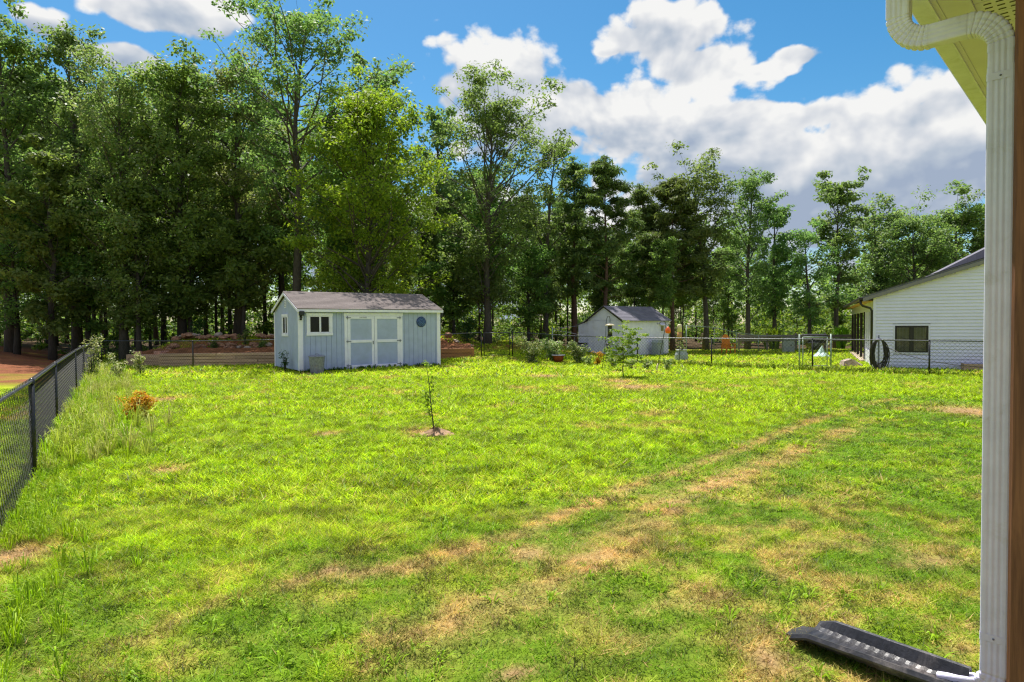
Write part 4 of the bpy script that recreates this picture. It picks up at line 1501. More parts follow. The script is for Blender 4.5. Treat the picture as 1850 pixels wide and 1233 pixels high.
# doors
DX0, DX1, DZ1 = 1.70, 4.11, 2.16
frame(shed, DX0, DX1, -.10, DZ1, .12, 'white_trim', -.03, -.001, 'door_trim', .02)
xm = (DX0 + DX1) / 2
for a, b, hinge in ((DX0 + .125, xm - .006, 0), (xm + .006, DX1 - .125, 1)):
    dr = bpy.data.objects.new('door', None)
    col.objects.link(dr)
    dr.parent = shed
    MB().box(a, b, -.022, -.003, .025, DZ1 - .125).build('panel', M['blue'], dr)
    frame(dr, a, b, .026, DZ1 - .126, .11, 'white_trim', -.040, -.0225, 'stile')
    MB().box(a + .111, b - .111, -.041, -.0225, 1.0, 1.11, .003).build('rail', M['white_trim'], dr)
    for z in (.12, 1.055, DZ1 - .19):
        xa = a - .06 if hinge == 0 else b - .13
        hp = MB().box(xa, xa + .19, -.050, -.0415, z - .018, z + .018, .003)
        hx = a - .005 if hinge == 0 else b + .005
        hp.tube([(hx, -.052, z - .06), (hx, -.052, z + .06)], .013, 8)
        hp.build('hinge', M['galv'], dr)
    if hinge == 0:
        MB().box(b - .07, b - .03, -.062, -.0415, .93, 1.06, .006).build('handle', M['galv'], dr)
        MB().box(a + .45, a + .78, -.047, -.0412, DZ1 - .215, DZ1 - .145, .002).build('name_plate', M['white_trim'], dr)
        cu = bpy.data.curves.new('lettering', 'FONT')
        cu.body = 'TUFF SHED'
        cu.size = .062
        cu.extrude = .001
        tmp = bpy.data.objects.new('lettering', cu)
        col.objects.link(tmp)
        dg = bpy.context.evaluated_depsgraph_get()
        me = bpy.data.meshes.new_from_object(tmp.evaluated_get(dg))
        bpy.data.objects.remove(tmp)
        lt = obj('lettering', me, None, dr, (a + .465, -.0485, DZ1 - .20))
        me.materials.clear()
        me.materials.append(M['dark_brown'])
        lt.rotation_euler = (math.pi / 2, 0, 0)


def world_of(root_loc, ang, p):
    c, s = math.cos(ang), math.sin(ang)
    return Vector((root_loc.x + c * p[0] - s * p[1], root_loc.y + s * p[0] + c * p[1], root_loc.z + p[2]))


# round blue plaque on the shed
pl = thing('round_plaque', 'round dark blue metal plaque hung on the blue shed wall', 'plaque', world_of(S0, SA, (4.95, -.012, 1.80)), SA)
for nm, prof, y0, mat in (('disc', [(0.001, 0), (.205, 0), (.215, .006), (.205, .014), (.001, .014)], 0, 'navy'), ('ring', [(.165, .0145), (.17, .02), (.178, .0145)], 0, 'navy_light'),
                          ('inner_ring', [(.085, .0145), (.095, .022), (.105, .0145)], 0, 'navy_light'), ('emblem', [(.03, .0145), (.04, .022), (.05, .0145)], 0, 'navy_light')):
    o = MB().lathe(prof, (0, 0, 0), 32).build(nm, M[mat], pl)
    o.rotation_euler = (math.pi / 2, 0, 0)
for k in range(14):
    a = 2 * math.pi * k / 14
    o = MB().box(-.012, .012, -.02, -.0145, -.012, .012, .003).build('stud', M['navy_light'], pl, (math.cos(a) * .138, 0, math.sin(a) * .138))


def flood_light(label, p, ang, group):
    t = thing('flood_light', label, 'light', p, ang, group)
    MB().box(-.05, .05, -.02, .0, -.06, .06, .006).build('back_plate', M['black_metal'], t)
    MB().box(-.09, .09, -.16, -.05, .02, .20, .02).build('lamp_head', M['black_metal'], t)
    MB().tube([(0, -.01, -.03), (0, -.09, -.05), (0, -.10, .03)], .018, 8).build('bracket', M['black_metal'], t)
    MB().lathe([(.001, -.15), (.04, -.14), (.05, -.1), (.03, -.07), (.001, -.065)], (-.03, -.09, 0), 12).build('sensor', M['black_metal'], t)
    return t


flood_light('black flood light on the blue shed corner beside the window', world_of(S0, SA, (.06, -.028, 2.02)), SA, 'flood lights on the blue shed')
flood_light('black flood light on the far corner of the blue shed above the red bed', world_of(S0, SA, (SL + .028, .08, 1.98)), SA + math.pi / 2, 'flood lights on the blue shed')

# dustbin
cb_ = gp(567, 675.5)
cb_ = on_g(cb_.x + .05, cb_.y + .22)
tb = thing('dustbin', 'galvanised steel dustbin with lid standing before the blue shed window', 'dustbin', cb_)
prof = [(.001, .0), (.225, .0), (.23, .02)]
m = MB()
sides = 40
vs, fs = [], []
zs = [0, .03, .05, .56, .58, .61]
for zi, z in enumerate(zs):
    for k in range(sides):
        r_ = .228 + .05 * z / .6 + (.008 if (k % 2 and 1 < zi < 4) else 0)
        vs.append((r_ * math.cos(2 * math.pi * k / sides), r_ * math.sin(2 * math.pi * k / sides), z))
fs = [(i * sides + k, i * sides + (k + 1) % sides, (i + 1) * sides + (k + 1) % sides, (i + 1) * sides + k) for i in range(len(zs) - 1) for k in range(sides)]
fs.append(tuple(range(sides - 1, -1, -1)))
m.add(vs, fs, False)
m.build('body', M['galv'], tb)
MB().lathe([(.300, .590), (.305, .625), (.29, .635), (.22, .655), (.1, .672), (.001, .675)], (0, 0, 0), 32).build('lid', M['galv'], tb)
MB().tube([(-.06, 0, .668), (-.05, 0, .71), (.05, 0, .71), (.06, 0, .668)], .008, 6).build('lid_handle', M['galv'], tb)

# ------------------------------------------------------------------ white shed beyond the fence
TA = R(42)
T0 = on_g(6.2, 35.6)
T0.z = max(0.0, T0.z)
TL, TD, TH, TR_ = 4.42, 2.62, 2.02, 2.80
s2 = thing('white_shed', 'small pale white shed with grey roof and lean to behind the wire fence', 'shed', T0, TA)
c2 = MB().box(.03, TL - .03, .03, TD - .03, -.1, TH - .02)
c2.prism([(.03, TH - .02), (TD - .03, TH - .02), (TD / 2, TR_ - .06)], 0, .03, TL - .03)
w2 = c2.build('wall', M['pale_shed'], s2)
plank_run(w2, .0, TL, .0, lambda s: TH - .02, .37, 0, 0.0, 'pale_shed', .028, gap=.006)
plank_run(w2, .03, TD - .02, .0, lambda s: TH - .05, .43, 1, 0.0, 'pale_shed', .028, gap=.006)
gl = MB()
gl.prism([(.0, TH + .0), (TD, TH + .0), (TD / 2, TR_ - .03)], 0, -.012, .02)
gl.build('gable_panel', M['pale_shed'], s2)
for sgn in (0, 1):
    rf = MB()
    sl = (TR_ - TH) / (TD / 2)
    for c_ in range(10):
        f0, f1 = c_ / 10, (c_ + 1) / 10
        def pt2(f, lift):
            y = -.15 + (TD / 2 + .15) * f
            z = TH - sl * .15 + sl * (y + .15) + lift + .02
            return (TD - y if sgn else y), z
        pts = [pt2(f0, .035), pt2(min(1, f1 + .01), .022), pt2(f1, 0), pt2(f0, 0)]
        vs = [(-.12, y, z) for y, z in pts] + [(TL + .12, y, z) for y, z in pts]
        rf.add(vs, [(0, 1, 5, 4), (1, 2, 6, 5), (2, 3, 7, 6), (3, 0, 4, 7), (3, 2, 1, 0), (4, 5, 6, 7)])
    rf.build('roof_slope', M['roof_grey'], s2)
for y0_, y1_, nm in ((0, 1, 'rake_board'), (1, 0, 'rake_board')):
    m = MB()
    ya, yb = (-.155, TD / 2) if y0_ == 0 else (TD + .155, TD / 2 + .001)
    m.prism([(ya, TH - .18), (yb, TR_ - .04), (yb, TR_ + .015), (ya, TH - .10)], 0, -.135, -.118)
    m.build(nm, M['dark_brown'], s2)
lt_ = MB()
lt_.prism([(TD, -.1), (TD + .72, -.1), (TD + .72, 1.74), (TD, 1.96)], 0, .02, TL * .8)
lt_.build('lean_to', M['pale_shed'], s2)
lr = MB()
lr.prism([(TD - .01, 1.99), (TD + .84, 1.72), (TD + .84, 1.76), (TD - .01, 2.03)], 0, -.06, TL * .8 + .1)
lr.build('lean_to_roof', M['roof_grey'], s2)
wn = bpy.data.objects.new('window', None)
col.objects.link(wn)
wn.parent = s2
MB().box(3.52, 3.92, -.03, -.001, 1.32, 1.72, .004).build('frame', M['white_trim'], wn)
MB().box(3.57, 3.87, -.036, -.031, 1.36, 1.66).build('pane', M['curtain'], wn)
MB().prism([(-.20, 1.70), (-.001, 1.80), (-.001, 1.825), (-.20, 1.725)], 0, 3.42, 4.02).build('awning', M['white_trim'], wn)
# things beside the white shed
bl = thing('stacked_crates', 'dark slatted crate leaning low at the white shed lean to', 'crate', world_of(T0, TA, (-.25, 2.9, 0)), TA)
for k in range(5):
    MB().box(-.15, .15, -.35, .35, .12 * k, .12 * k + .085, .006).build('slat', M['grey_plastic'], bl)
MB().box(-.16, .16, -.36, .36, .62, .70, .006).build('top_board', M['dark_brown'], bl)
ch = thing('grey_bin', 'blue grey plastic bin leaning against the white shed wall', 'bin', world_of(T0, TA, (2.6, -.5, 0)), TA)
MB().prism([(-.28, 0), (.28, 0), (.33, .72), (.25, .85), (-.25, .85), (-.33, .72)], 1, -.2, .2).build('body', M['grey_plastic'], ch)
MB().box(-.34, .34, -.23, .23, .66, .74, .02).build('rim', M['grey_plastic'], ch)

# ------------------------------------------------------------------ bird feeders and garden pieces
fp = gp(1087, 668)
t = thing('hook_pole', 'black shepherd hook pole with two arms in front of the white shed', 'pole', fp)
k_ = fp.y / F
MB().tube([(0, 0, -.1), (.10, 0, .65), (.17, 0, 1.35), (.18, 0, 1.75), (.20, 0, 2.02), (.25, 0, 2.15), (.32, 0, 2.14), (.345, 0, 2.02), (.34, 0, 1.9)], .011, 8).build('rod', M['black_metal'], t)
MB().tube([(.155, 0, 1.12), (.22, -.01, 1.22), (.27, -.02, 1.18), (.265, -.02, 1.12)], .009, 6).build('lower_arm', M['black_metal'], t)


def tube_feeder(name, label, p, h, r_, lid, tray, mats):
    f = thing(name, label, 'bird feeder', p, 0, None)
    MB().lathe([(.001, 0), (r_, 0), (r_, h), (.001, h)], (0, 0, -h), 18).build('tube', M[mats[0]], f)
    MB().lathe([(.001, .06), (lid * .5, .045), (lid, .0), (lid, -.02), (.001, -.01)], (0, 0, 0.0), 22).build('lid', M[mats[1]], f)
    MB().lathe([(.001, 0), (tray, 0), (tray, .03), (tray * .9, .035), (.001, .02)], (0, 0, -h - .02), 20).build('tray', M[mats[2]], f)
    MB().tube([(0, 0, .05), (0, 0, .14)], .006, 6).build('hanger', M['black_metal'], f)
    return f


tube_feeder('bird_feeder', 'black tube bird feeder under a wide pale lid on the hook pole', fp + Vector((.335, -.02, 1.79)), .44, .095, .20, .13, ('black_plastic', 'cream_seed', 'black_plastic'))
tube_feeder('bird_feeder', 'plain black tube bird feeder hanging low on the hook pole', fp + Vector((.262, -.03, 1.02)), .44, .095, .10, .10, ('black_plastic', 'black_plastic', 'black_plastic'))
hp_ = gp(1186, 673)
t = thing('leaning_hook_pole', 'thin leaning hook pole with curled arm right of the young tree', 'pole', hp_)
MB().tube([(0, 0, -.1), (.16, 0, .8), (.32, 0, 1.62), (.36, 0, 1.80), (.33, 0, 1.92), (.25, 0, 1.96), (.17, 0, 1.93), (.10, 0, 1.86), (.04, 0, 1.84), (.02, 0, 1.90)], .012, 8).build('rod', M['dark_brown'], t)
MB().tube([(-.01, 0, 0), (.02, 0, .18), (.05, 0, .34)], [.05, .04, .015], 7).build('foot_sleeve', M['cream_seed'], t)
of = thing('orange_feeder', 'small orange red feeder hanging from the leaning hook pole', 'bird feeder', hp_ + Vector((.43, -.04, 1.62)))
MB().lathe([(.001, -.14), (.09, -.12), (.11, -.04), (.08, .05), (.03, .12), (.001, .13)], (0, 0, 0), 14).build('bowl', M['orange_red'], of)
MB().tube([(0, 0, .12), (-.04, .02, .2), (-.08, .04, .24)], .006, 6).build('hanger', M['black_metal'], of)
pg = gp(1231, 651)
pt_ = thing('stone_planter', 'grey stone planter with pale blooms behind the wire fence', 'planter', pg)
MB().lathe([(.001, 0), (.36, .0), (.34, .28), (.26, .46), (.30, .52), (.24, .54), (.001, .50)], (0, 0, 0), 12, False).build('pot', M['grey_plastic'], pt_)
a, b = bush_mesh(61, .55, .8, 20, .09, per=14, rc=(.08, .14))
o = obj('stem', a, M['bark_dark'], pt_, (0, 0, .5))
o = obj('foliage', b, M['leaf_pale'], pt_, (0, 0, .5))
sf = pg + Vector((-.17, -.30, 0))
t = thing('seed_feeder_post', 'tall seed tube feeder with tan seed on a short post before the planter', 'bird feeder', on_g(sf.x, sf.y))
MB().tube([(0, 0, -.1), (0, 0, 1.02)], .015, 8).build('post', M['black_metal'], t)
MB().lathe([(.001, 0), (.14, 0), (.14, .03), (.001, .04)], (0, 0, 1.0), 16).build('tray', M['black_plastic'], t)
MB().lathe([(.001, 0), (.115, 0), (.115, .40), (.001, .40)], (0, 0, 1.04), 16).build('seed_tube', M['tan_seed'], t)
MB().lathe([(.001, 0), (.115, 0), (.118, .34), (.09, .38), (.001, .39)], (0, 0, 1.442), 16).build('upper_tube', M['cream_seed'], t)
rp = gp(1009, 654)
t = thing('red_pot', 'low red brown pot with grey saucer at the rose bushes', 'pot', rp)
MB().lathe([(.001, 0), (.19, 0), (.25, .24), (.27, .26), (.25, .28), (.001, .24)], (0, 0, 0), 18).build('pot', M['terracotta'], t)
MB().lathe([(.001, 0), (.30, .0), (.33, .03), (.30, .035), (.001, .02)], (0, 0, .285), 20).build('dish', M['galv'], t)

# ------------------------------------------------------------------ neighbour's yard
oc = gp(1316, 641)
t = thing('garden_chair', 'orange plastic garden chair with arched back beyond the wire fence', 'chair', oc, R(15))
t.scale = (.8, .8, 1.12)
n_a = 12
arch = [(.34 * math.cos(math.pi * k / n_a), .45 + .38 * math.sin(math.pi * k / n_a)) for k in range(n_a + 1)]
for k in range(6):
    x0_ = -.34 + k * .114
    xm_ = x0_ + .05
    zt = .72 + .36 * math.sqrt(max(0, 1 - (xm_ / .36) ** 2))
    MB().prism([(.25, .35), (.28, .35), (.42, zt), (.39, zt)], 0, x0_ + .004, x0_ + .106).build('back_slat', M['orange'], t)
for k in range(4):
    MB().box(-.33, .33, -.28 + k * .135, -.16 + k * .135, .36 - .02 * k, .385 - .02 * k, .005).build('seat_slat', M['orange'], t)
for sx in (-1, 1):
    MB().box(sx * .36 - .035, sx * .36 + .035, -.32, -.25, 0, .55, .006).build('leg', M['orange'], t)
    MB().box(sx * .36 - .035, sx * .36 + .035, .28, .35, 0, .55, .006).build('leg', M['orange'], t)
    MB().box(sx * .38 - .07, sx * .38 + .07, -.36, .38, .552, .58, .006).build('arm', M['orange'], t)
ub = gp(1424, 637)
t = thing('utility_box', 'grey upright utility box standing on the neighbouring lawn', 'utility box', ub, R(-8))
MB().box(-.33, .33, -.22, .22, -.05, .78, .02).build('cabinet', M['grey_plastic'], t)
MB().prism([(-.26, .785), (.26, .785), (.24, .86), (-.2, .92)], 0, -.36, .36).build('lid', M['galv'], t)
MB().box(.08, .14, -.232, -.2205, .42, .5, .003).build('latch', M['black_metal'], t)
gr = at(1471, 640, 36.0)
gr = on_g(gr.x, 36.0)
t = thing('kettle_grill', 'black covered grill with round bowl beyond the steel gate', 'grill', gr, R(-10))
MB().lathe([(.001, .30), (.2, .33), (.42, .50), (.52, .70), (.54, .78), (.001, .79)], (0, 0, 0), 22).build('bowl', M['black_plastic'], t)
MB().box(-.64, .64, -.30, .30, .795, 1.22, .06).build('cover', M['black_plastic'], t)
for k in range(3):
    a = R(90 + 120 * k)
    MB().tube([(math.cos(a) * .5, math.sin(a) * .5, -.05), (math.cos(a) * .25, math.sin(a) * .25, .38)], .02, 8).build('leg', M['black_metal'], t)
tt = at(1484, 637, 35.0)
tt = on_g(tt.x, 35.0)
t = thing('teal_tarp', 'pale teal tarp pitched like a small tent by the black grill', 'tarp', tt, R(-6))
m = MB()
rg = [(math.cos(2 * math.pi * k / 14) * rnd.uniform(.42, .55), math.sin(2 * math.pi * k / 14) * rnd.uniform(.34, .45), 0.0) for k in range(14)]
rm_ = [(x * .45, y * .45, rnd.uniform(.18, .26)) for x, y, z in rg]
m.add(rg + rm_ + [(.04, 0, .62)], [(k, (k + 1) % 14, 14 + (k + 1) % 14, 14 + k) for k in range(14)] + [(14 + k, 14 + (k + 1) % 14, 28) for k in range(14)])
m.build('sheet', M['teal_tarp'], t)
# galvanised gate beyond the fence
G0 = gp(1444, 664)
G1 = gp(1501, 664)
t = thing('steel_gate', 'weathered galvanised wire gate behind the black fence near the white house', 'gate', G0)
dv = G1 - G0
dv.z = 0
for q in (0.0, 0.11, .88, 1.0):
    MB().tube([dv * q + Vector((0, 0, -.1)), dv * q + Vector((0, 0, 1.38 if q in (0.0, 1.0) else 1.25))], .034 if q in (0, 1.0) else .022, 8).build('post', M['galv_green'], t)
MB().tube([dv * .11 + Vector((0, 0, 1.25)), dv * .88 + Vector((0, 0, 1.25))], .02, 8).build('top_bar', M['galv_green'], t)
MB().tube([dv * .11 + Vector((0, 0, .06)), dv * .88 + Vector((0, 0, .06))], .02, 8).build('bottom_bar', M['galv_green'], t)
w = MB()
strands(w, dv * .11, dv * .88, 1.2, .09, .0016)
w.build('wire_mesh', M['galv_green'], t)
# galvanised fence of the neighbouring yard: a tall end post, rail and a line down to it
gpost = at(1240, 640, 37.5)
t = thing('steel_fence', 'thin galvanised fence with sagging top rail behind the white shed', 'fence', on_g(gpost.x, 37.5))
o_ = Vector((gpost.x, 37.5, gz(gpost.x, 37.5)))
MB().tube([(0, 0, -.1), (0, 0, 1.78)], .03, 8).build('post', M['galv_green'], t)
pts = [at(1240, 589, 37.5), at(1290, 592, 38.5), at(1330, 601, 39.5), at(1370, 606.5, 40.5), at(1440, 608, 41.5)]
MB().tube([p - o_ for p in pts], .022, 6).build('rail', M['galv_green'], t)
for p in pts[1:]:
    g_ = Vector((p.x, p.y, gz(p.x, p.y)))
    MB().tube([g_ - o_ - Vector((0, 0, .05)), p - o_], .022, 8).build('post', M['galv_green'], t)
w = MB()
for a, b in zip(pts[1:-1], pts[2:]):
    ga_, gb_ = Vector((a.x, a.y, gz(a.x, a.y))), Vector((b.x, b.y, gz(b.x, b.y)))
    strands(w, ga_ - o_, gb_ - o_, min(a.z - ga_.z, b.z - gb_.z), .07, .0022)
w.build('wire_mesh', M['galv_green'], t)
cp = at(998, 640, 33.5)
t = thing('line_post', 'thin grey steel post with two wires behind the rose bushes', 'post', on_g(cp.x, 33.5))
MB().tube([(0, 0, -.1), (0, 0, 1.5)], .028, 8).build('post', M['galv_green'], t)
a_ = Vector((cp.x, 33.5, gz(cp.x, 33.5)))
MB().tube([(0, 0, 1.40), at(1046, 589, 36.8) - a_], .012, 5).build('wire', M['galv'], t)
MB().tube([(0, 0, 1.38), at(1046, 605, 34.5) - a_, at(1120, 612, 34.0) - a_], .012, 5).build('wire', M['galv'], t)
# timber rail along the wood edge
ra, rb_ = at(1335, 610, 43.5), at(1545, 608, 42.0)
t = thing('timber_rail', 'grey weathered timber rail fence along the wood edge', 'fence', on_g(ra.x, 43.5))
o_ = Vector((ra.x, 43.5, gz(ra.x, 43.5)))
dv = Vector((rb_.x - ra.x, rb_.y - ra.y, 0))
L = dv.length
an = math.atan2(dv.y, dv.x)
for k in range(4):
    a, b = L * k / 4, L * (k + 1) / 4
    for z in (.62, .86):
        o = MB().box(a + .01, b - .01, -.05, .05, z, z + .2, .01).build('board', M['rail_wood'], t)
        o.rotation_euler = (0, 0, an)
for k in range(5):
    o = MB().box(L * k / 4 - .06, L * k / 4 + .06, .051, .16, -.1, 1.16, .01).build('post', M['rail_wood'], t)
    o.rotation_euler = (0, 0, an)

# ------------------------------------------------------------------ white house
HA = R(-25.4)
H0 = on_g(14.9, 26.2)
H0.z = 0.0
hs_ = thing('white_house', 'white sided house with dark brown trim beyond the wire fence', 'house', H0, HA)
HW, HLn, HE = 12.0, 16.3, 2.98
PIT = .335


def hz(x):
    return HE + PIT * (x if x < HW / 2 else HW - x)


core = MB()
core.prism([(0.03, -.2), (HW, -.2), (HW, hz(HW) - .1), (HW / 2, hz(HW / 2) - .1), (.03, HE - .1)], 1, .03, 6.2)
hw = core.build('wall', M['siding'], hs_)
# lap siding boards on the gable wall
rowh = .13
k = 0
z = .12
WX0, WX1, WZ0, WZ1 = .745, 1.89, .64, 1.71
while z < hz(HW / 2) - .1:
    zt = z + rowh
    xa = max(.075, (zt - HE + .02) / PIT) if zt > HE - .02 else .075
    xb = min(HW - .1, 7.0)
    if xa < xb - .1:
        segs = [(xa, xb)]
        if zt > WZ0 - .05 and z < WZ1 + .05:
            segs = [(xa, WX0 - .062), (WX1 + .062, xb)]
        for a, b in segs:
            m = MB()
            pts = [(.0, z), (-.034, z + .004), (-.036, z + .020), (-.006, zt), (.0, zt)]
            m.add([(a, y, zz) for y, zz in pts] + [(b, y, zz) for y, zz in pts],
                  [(0, 1, 6, 5), (1, 2, 7, 6), (2, 3, 8, 7), (3, 4, 9, 8), (4, 0, 5, 9), (4, 3, 2, 1, 0), (5, 6, 7, 8, 9)])
            m.build('siding_board', M['siding'], hw)
    z += rowh
MB().box(-.035, .075, -.036, -.001, -.1, HE - .03, .004).build('corner_post', M['siding'], hs_)
MB().box(-.036, -.001, .0, .075, -.1, HE - .03, .004).build('corner_post', M['siding'], hs_)
MB().box(-.02, 7.0, -.02, .0, -.2, .118).build('foundation_strip', M['siding'], hs_)
# window
wn = bpy.data.objects.new('window', None)
col.objects.link(wn)
wn.parent = hs_
for (a, b, c, d_) in ((WX0, WX0 + .06, WZ0, WZ1), (WX1 - .06, WX1, WZ0, WZ1), (WX0 + .061, WX1 - .061, WZ0, WZ0 + .06), (WX0 + .061, WX1 - .061, WZ1 - .06, WZ1), ((WX0 + WX1) / 2 - .075, (WX0 + WX1) / 2 + .075, WZ0 + .061, WZ1 - .061)):
    MB().box(a, b, -.05, -.002, c, d_, .006).build('frame', M['dark_brown'], wn)
for (a, b, c, d_) in ((WX0 - .06, WX0 - .001, WZ0 - .06, WZ1 + .06), (WX1 + .001, WX1 + .06, WZ0 - .06, WZ1 + .06), (WX0, WX1, WZ1 + .001, WZ1 + .06), (WX0, WX1, WZ0 - .06, WZ0 - .001)):
    MB().box(a, b, -.036, -.002, c, d_, .004).build('casing', M['siding'], wn)
pg_m, tt_, bs_ = new_mat('house_window_glass')
tcn = tt_.node('ShaderNodeTexCoord')
bs_.inputs['Base Color'].default_value = (.9, .92, .9, 1)
bs_.inputs['Roughness'].default_value = .03
bs_.inputs['Transmission Weight'].default_value = 1.0
bs_.inputs['IOR'].default_value = 1.35
for a, b in ((WX0 + .061, (WX0 + WX1) / 2 - .076), ((WX0 + WX1) / 2 + .076, WX1 - .061)):
    MB().box(a, b, -.022, -.018, WZ0 + .061, WZ1 - .061).build('pane', pg_m, wn)
    n_b = 4
    for k in range(n_b):
        x0_ = a + (b - a) * k / n_b
        MB().box(x0_ + .002, x0_ + (b - a) / n_b - .002, -.012, -.004, WZ0 + .061, WZ1 - .061).build('blind_slat', M['curtain'], wn)
# roof over the gable
for sgn in (0, 1):
    m = MB()
    def rp_(x, lift):
        return ((HW - x) if sgn else x, hz(x) + lift)
    a, b = rp_(-.42, 0), rp_(HW / 2, 0)
    a = (a[0], HE - PIT * .42)
    m.prism([(a[0], a[1] + .02), (b[0], b[1] + .02), (b[0], b[1] + .08), (a[0], a[1] + .08)], 1, -.18, HLn + .3)
    m.build('roof_slope', M['roof_grey'], hs_)
m = MB()
m.prism([(-.42, HE - PIT * .42 - .13), (HW / 2, hz(HW / 2) - .13), (HW / 2, hz(HW / 2) + .018), (-.42, HE - PIT * .42 + .018)], 1, -.205, -.182)
M['fascia_grey'] = mat_plain('taupe_fascia', (.20, .18, .19), .5, .06, 3.0)
m.build('rake_board', M['fascia_grey'], hs_)
m = MB()
m.prism([(-.40, HE - PIT * .42 - .11), (HW / 2, hz(HW / 2) - .11), (HW / 2, hz(HW / 2) - .09), (-.40, HE - PIT * .42 - .09)], 1, -.18, -.03)
m.build('rake_soffit', M['tan_thing'], hs_)
m = MB()
m.prism([(-.44, HE - PIT * .42 + .085), (HW / 2, hz(HW / 2) + .085), (HW / 2, hz(HW / 2) + .11), (-.44, HE - PIT * .42 + .11)], 1, -.215, -.12)
m.build('drip_edge', M['dark_brown'], hs_)
ez = HE - PIT * .42
MB().box(-.40, -.04, -.02, HLn + .2, ez - .11, ez - .09).build('eave_soffit', M['tan_thing'], hs_)
MB().box(-.56, -.425, -.19, HLn + .25, ez - .06, ez + .06, .02).build('gutter', M['dark_brown'], hs_)
MB().tube([(-.49, -.06, ez - .06), (-.49, -.06, ez - .22), (-.42, -.05, ez - .30), (-.14, -.02, ez - .40), (-.085, 0, ez - .50), (-.085, .03, .1)], .045, 8).build('downspout', M['dark_brown'], hs_)
# long side: white band, windows, dark porch posts
MB().box(-.03, .02, .08, HLn, 2.36, ez - .10).build('side_band', M['siding'], hs_)
MB().box(-.028, .0, .08, 4.2, -.1, .62).build('side_panel', M['siding'], hs_)
for k in range(3):
    y0_ = .3 + k * 1.3
    MB().box(.002, .02, y0_ + .13, y0_ + 1.17, .63, 2.35).build('side_pane', M['glass'], hs_)
    MB().box(-.05, .03, y0_, y0_ + .12, .621, 2.359, .005).build('side_mullion', M['siding'], hs_)
MB().box(-.05, .03, 4.2, 4.32, -.1, 2.36, .005).build('side_mullion', M['siding'], hs_)
for k in range(5):
    y0_ = 5.0 + k * 2.75
    MB().box(-.06, .06, y0_, y0_ + .12, -.05, 2.36, .008).build('porch_post', M['dark_brown'], hs_)
MB().box(-.25, 2.5, 4.5, HLn, -.1, .06, .01).build('porch_floor', M['pale_rock'], hs_)
MB().box(2.4, 2.5, 6.2, HLn, .06, 2.6).build('porch_back_wall', M['dark_brown'], hs_)
MB().box(.06, HW - .1, 6.2, HLn, 2.45, 2.6).build('porch_ceiling', M['tan_thing'], hs_)
MB().tube([(4.05, 1.2, hz(4.05) + .05), (4.05, 1.2, hz(4.05) + .55)], .06, 10).build('vent_pipe', M['galv'], hs_)
# higher roof behind
m = MB()
m.prism([(2.2, hz(2.2) + .06), (9.5, hz(2.5) + .06), (6.4, 6.1)], 1, 3.6, 9.0)
m.build('upper_roof', M['roof_grey'], hs_)

# coiled hose on its stake, hose on the wall, stone, planter
hc = gp(1587, 668)
t = thing('hose_stake', 'grey steel stake holding a coil of dark hose at the house corner', 'hose holder', hc, R(-20))
MB().box(-.03, .03, -.02, .02, -.1, 1.36, .006).build('stake', M['galv'], t)
MB().tube([(-.12, -.03, 1.15), (-.06, -.10, 1.22), (.06, -.10, 1.22), (.12, -.03, 1.15)], .015, 6).build('bracket', M['galv'], t)
ho = thing('garden_hose', 'dark garden hose hanging in a tall oval coil by the house corner', 'hose', hc, R(-20))
for k in range(12):
    rx, rz = .18 + .035 * (k % 5) + rnd.uniform(-.02, .03), .48 + .018 * k
    pts = [(rx * math.cos(a) + rnd.uniform(-.01, .01), -.05 - .018 * k + .02 * math.sin(2 * a), 1.2 - rz + rz * math.sin(a) + rnd.uniform(-.01, .01)) for a in [2 * math.pi * q / 26 for q in range(27)]]
    MB().tube(pts, .017, 7).build('coil', M['hose'], ho)
tail = [(1603, 628), (1630, 640), (1660, 647.5), (1684, 653), (1720, 659), (1776, 664), (1840, 667)]
tp_ = [at(px, py, 24.9 - .5 * i) for i, (px, py) in enumerate(tail)]
c_, s_ = math.cos(-R(-20)), math.sin(-R(-20))
lp = [Vector((c_ * (p.x - hc.x) - s_ * (p.y - hc.y), s_ * (p.x - hc.x) + c_ * (p.y - hc.y), p.z - hc.z)) for p in tp_]
MB().tube(lp, .013, 7).build('hose_run', M['hose'], ho)
ws = gp(1537, 661)
m = MB()
m.add([(-.45, -.25, -.05), (.42, -.28, -.05), (.46, .25, -.05), (-.40, .28, -.05), (-.36, -.16, .20), (-.05, -.18, .30), (.40, -.2, .06), (.40, .2, .06), (-.02, .2, .30), (-.34, .18, .22)],
      [(3, 2, 1, 0), (0, 1, 6, 5, 4), (1, 2, 7, 6), (2, 3, 9, 8, 7), (3, 0, 4, 9), (4, 5, 8, 9), (5, 6, 7, 8)])
o = m.build('wedge_stone', M['pale_rock'], None, ws)
tag(o, 'grey wedge shaped stone on the grass left of the hose coil', 'stone')
pb = world_of(H0, HA, (2.95, -.75, 0))
t = thing('planter_box', 'low brown timber planter box at the foot of the white house wall', 'planter', (pb.x, pb.y, gz(pb.x, pb.y)), HA)
for z in (0, .13):
    MB().box(0, 3.0, 0, .045, z, z + .122, .006).build('board', M['bed_grey'], t)
    MB().box(0, .045, .046, .6, z, z + .122, .006).build('board', M['bed_grey'], t)
MB().box(.05, 2.95, .046, .6, 0, .2).build('soil', M['bed_soil'], t)

# ------------------------------------------------------------------ own house: porch post, soffit, gutter, downspout
OD = Vector((math.sin(R(43.5)), math.cos(R(43.5)), 0))      # along the wall
ON = Vector((-OD.y, OD.x, 0))                               # out into the yard
OA = math.atan2(OD.y, OD.x)                                 # local x along the wall, local y out into the yard
YD = 3.05
DS = Vector(((1804 - 925) / F * YD, YD, 0))                 # downspout centre on the ground
dsg = gz(DS.x, DS.y)


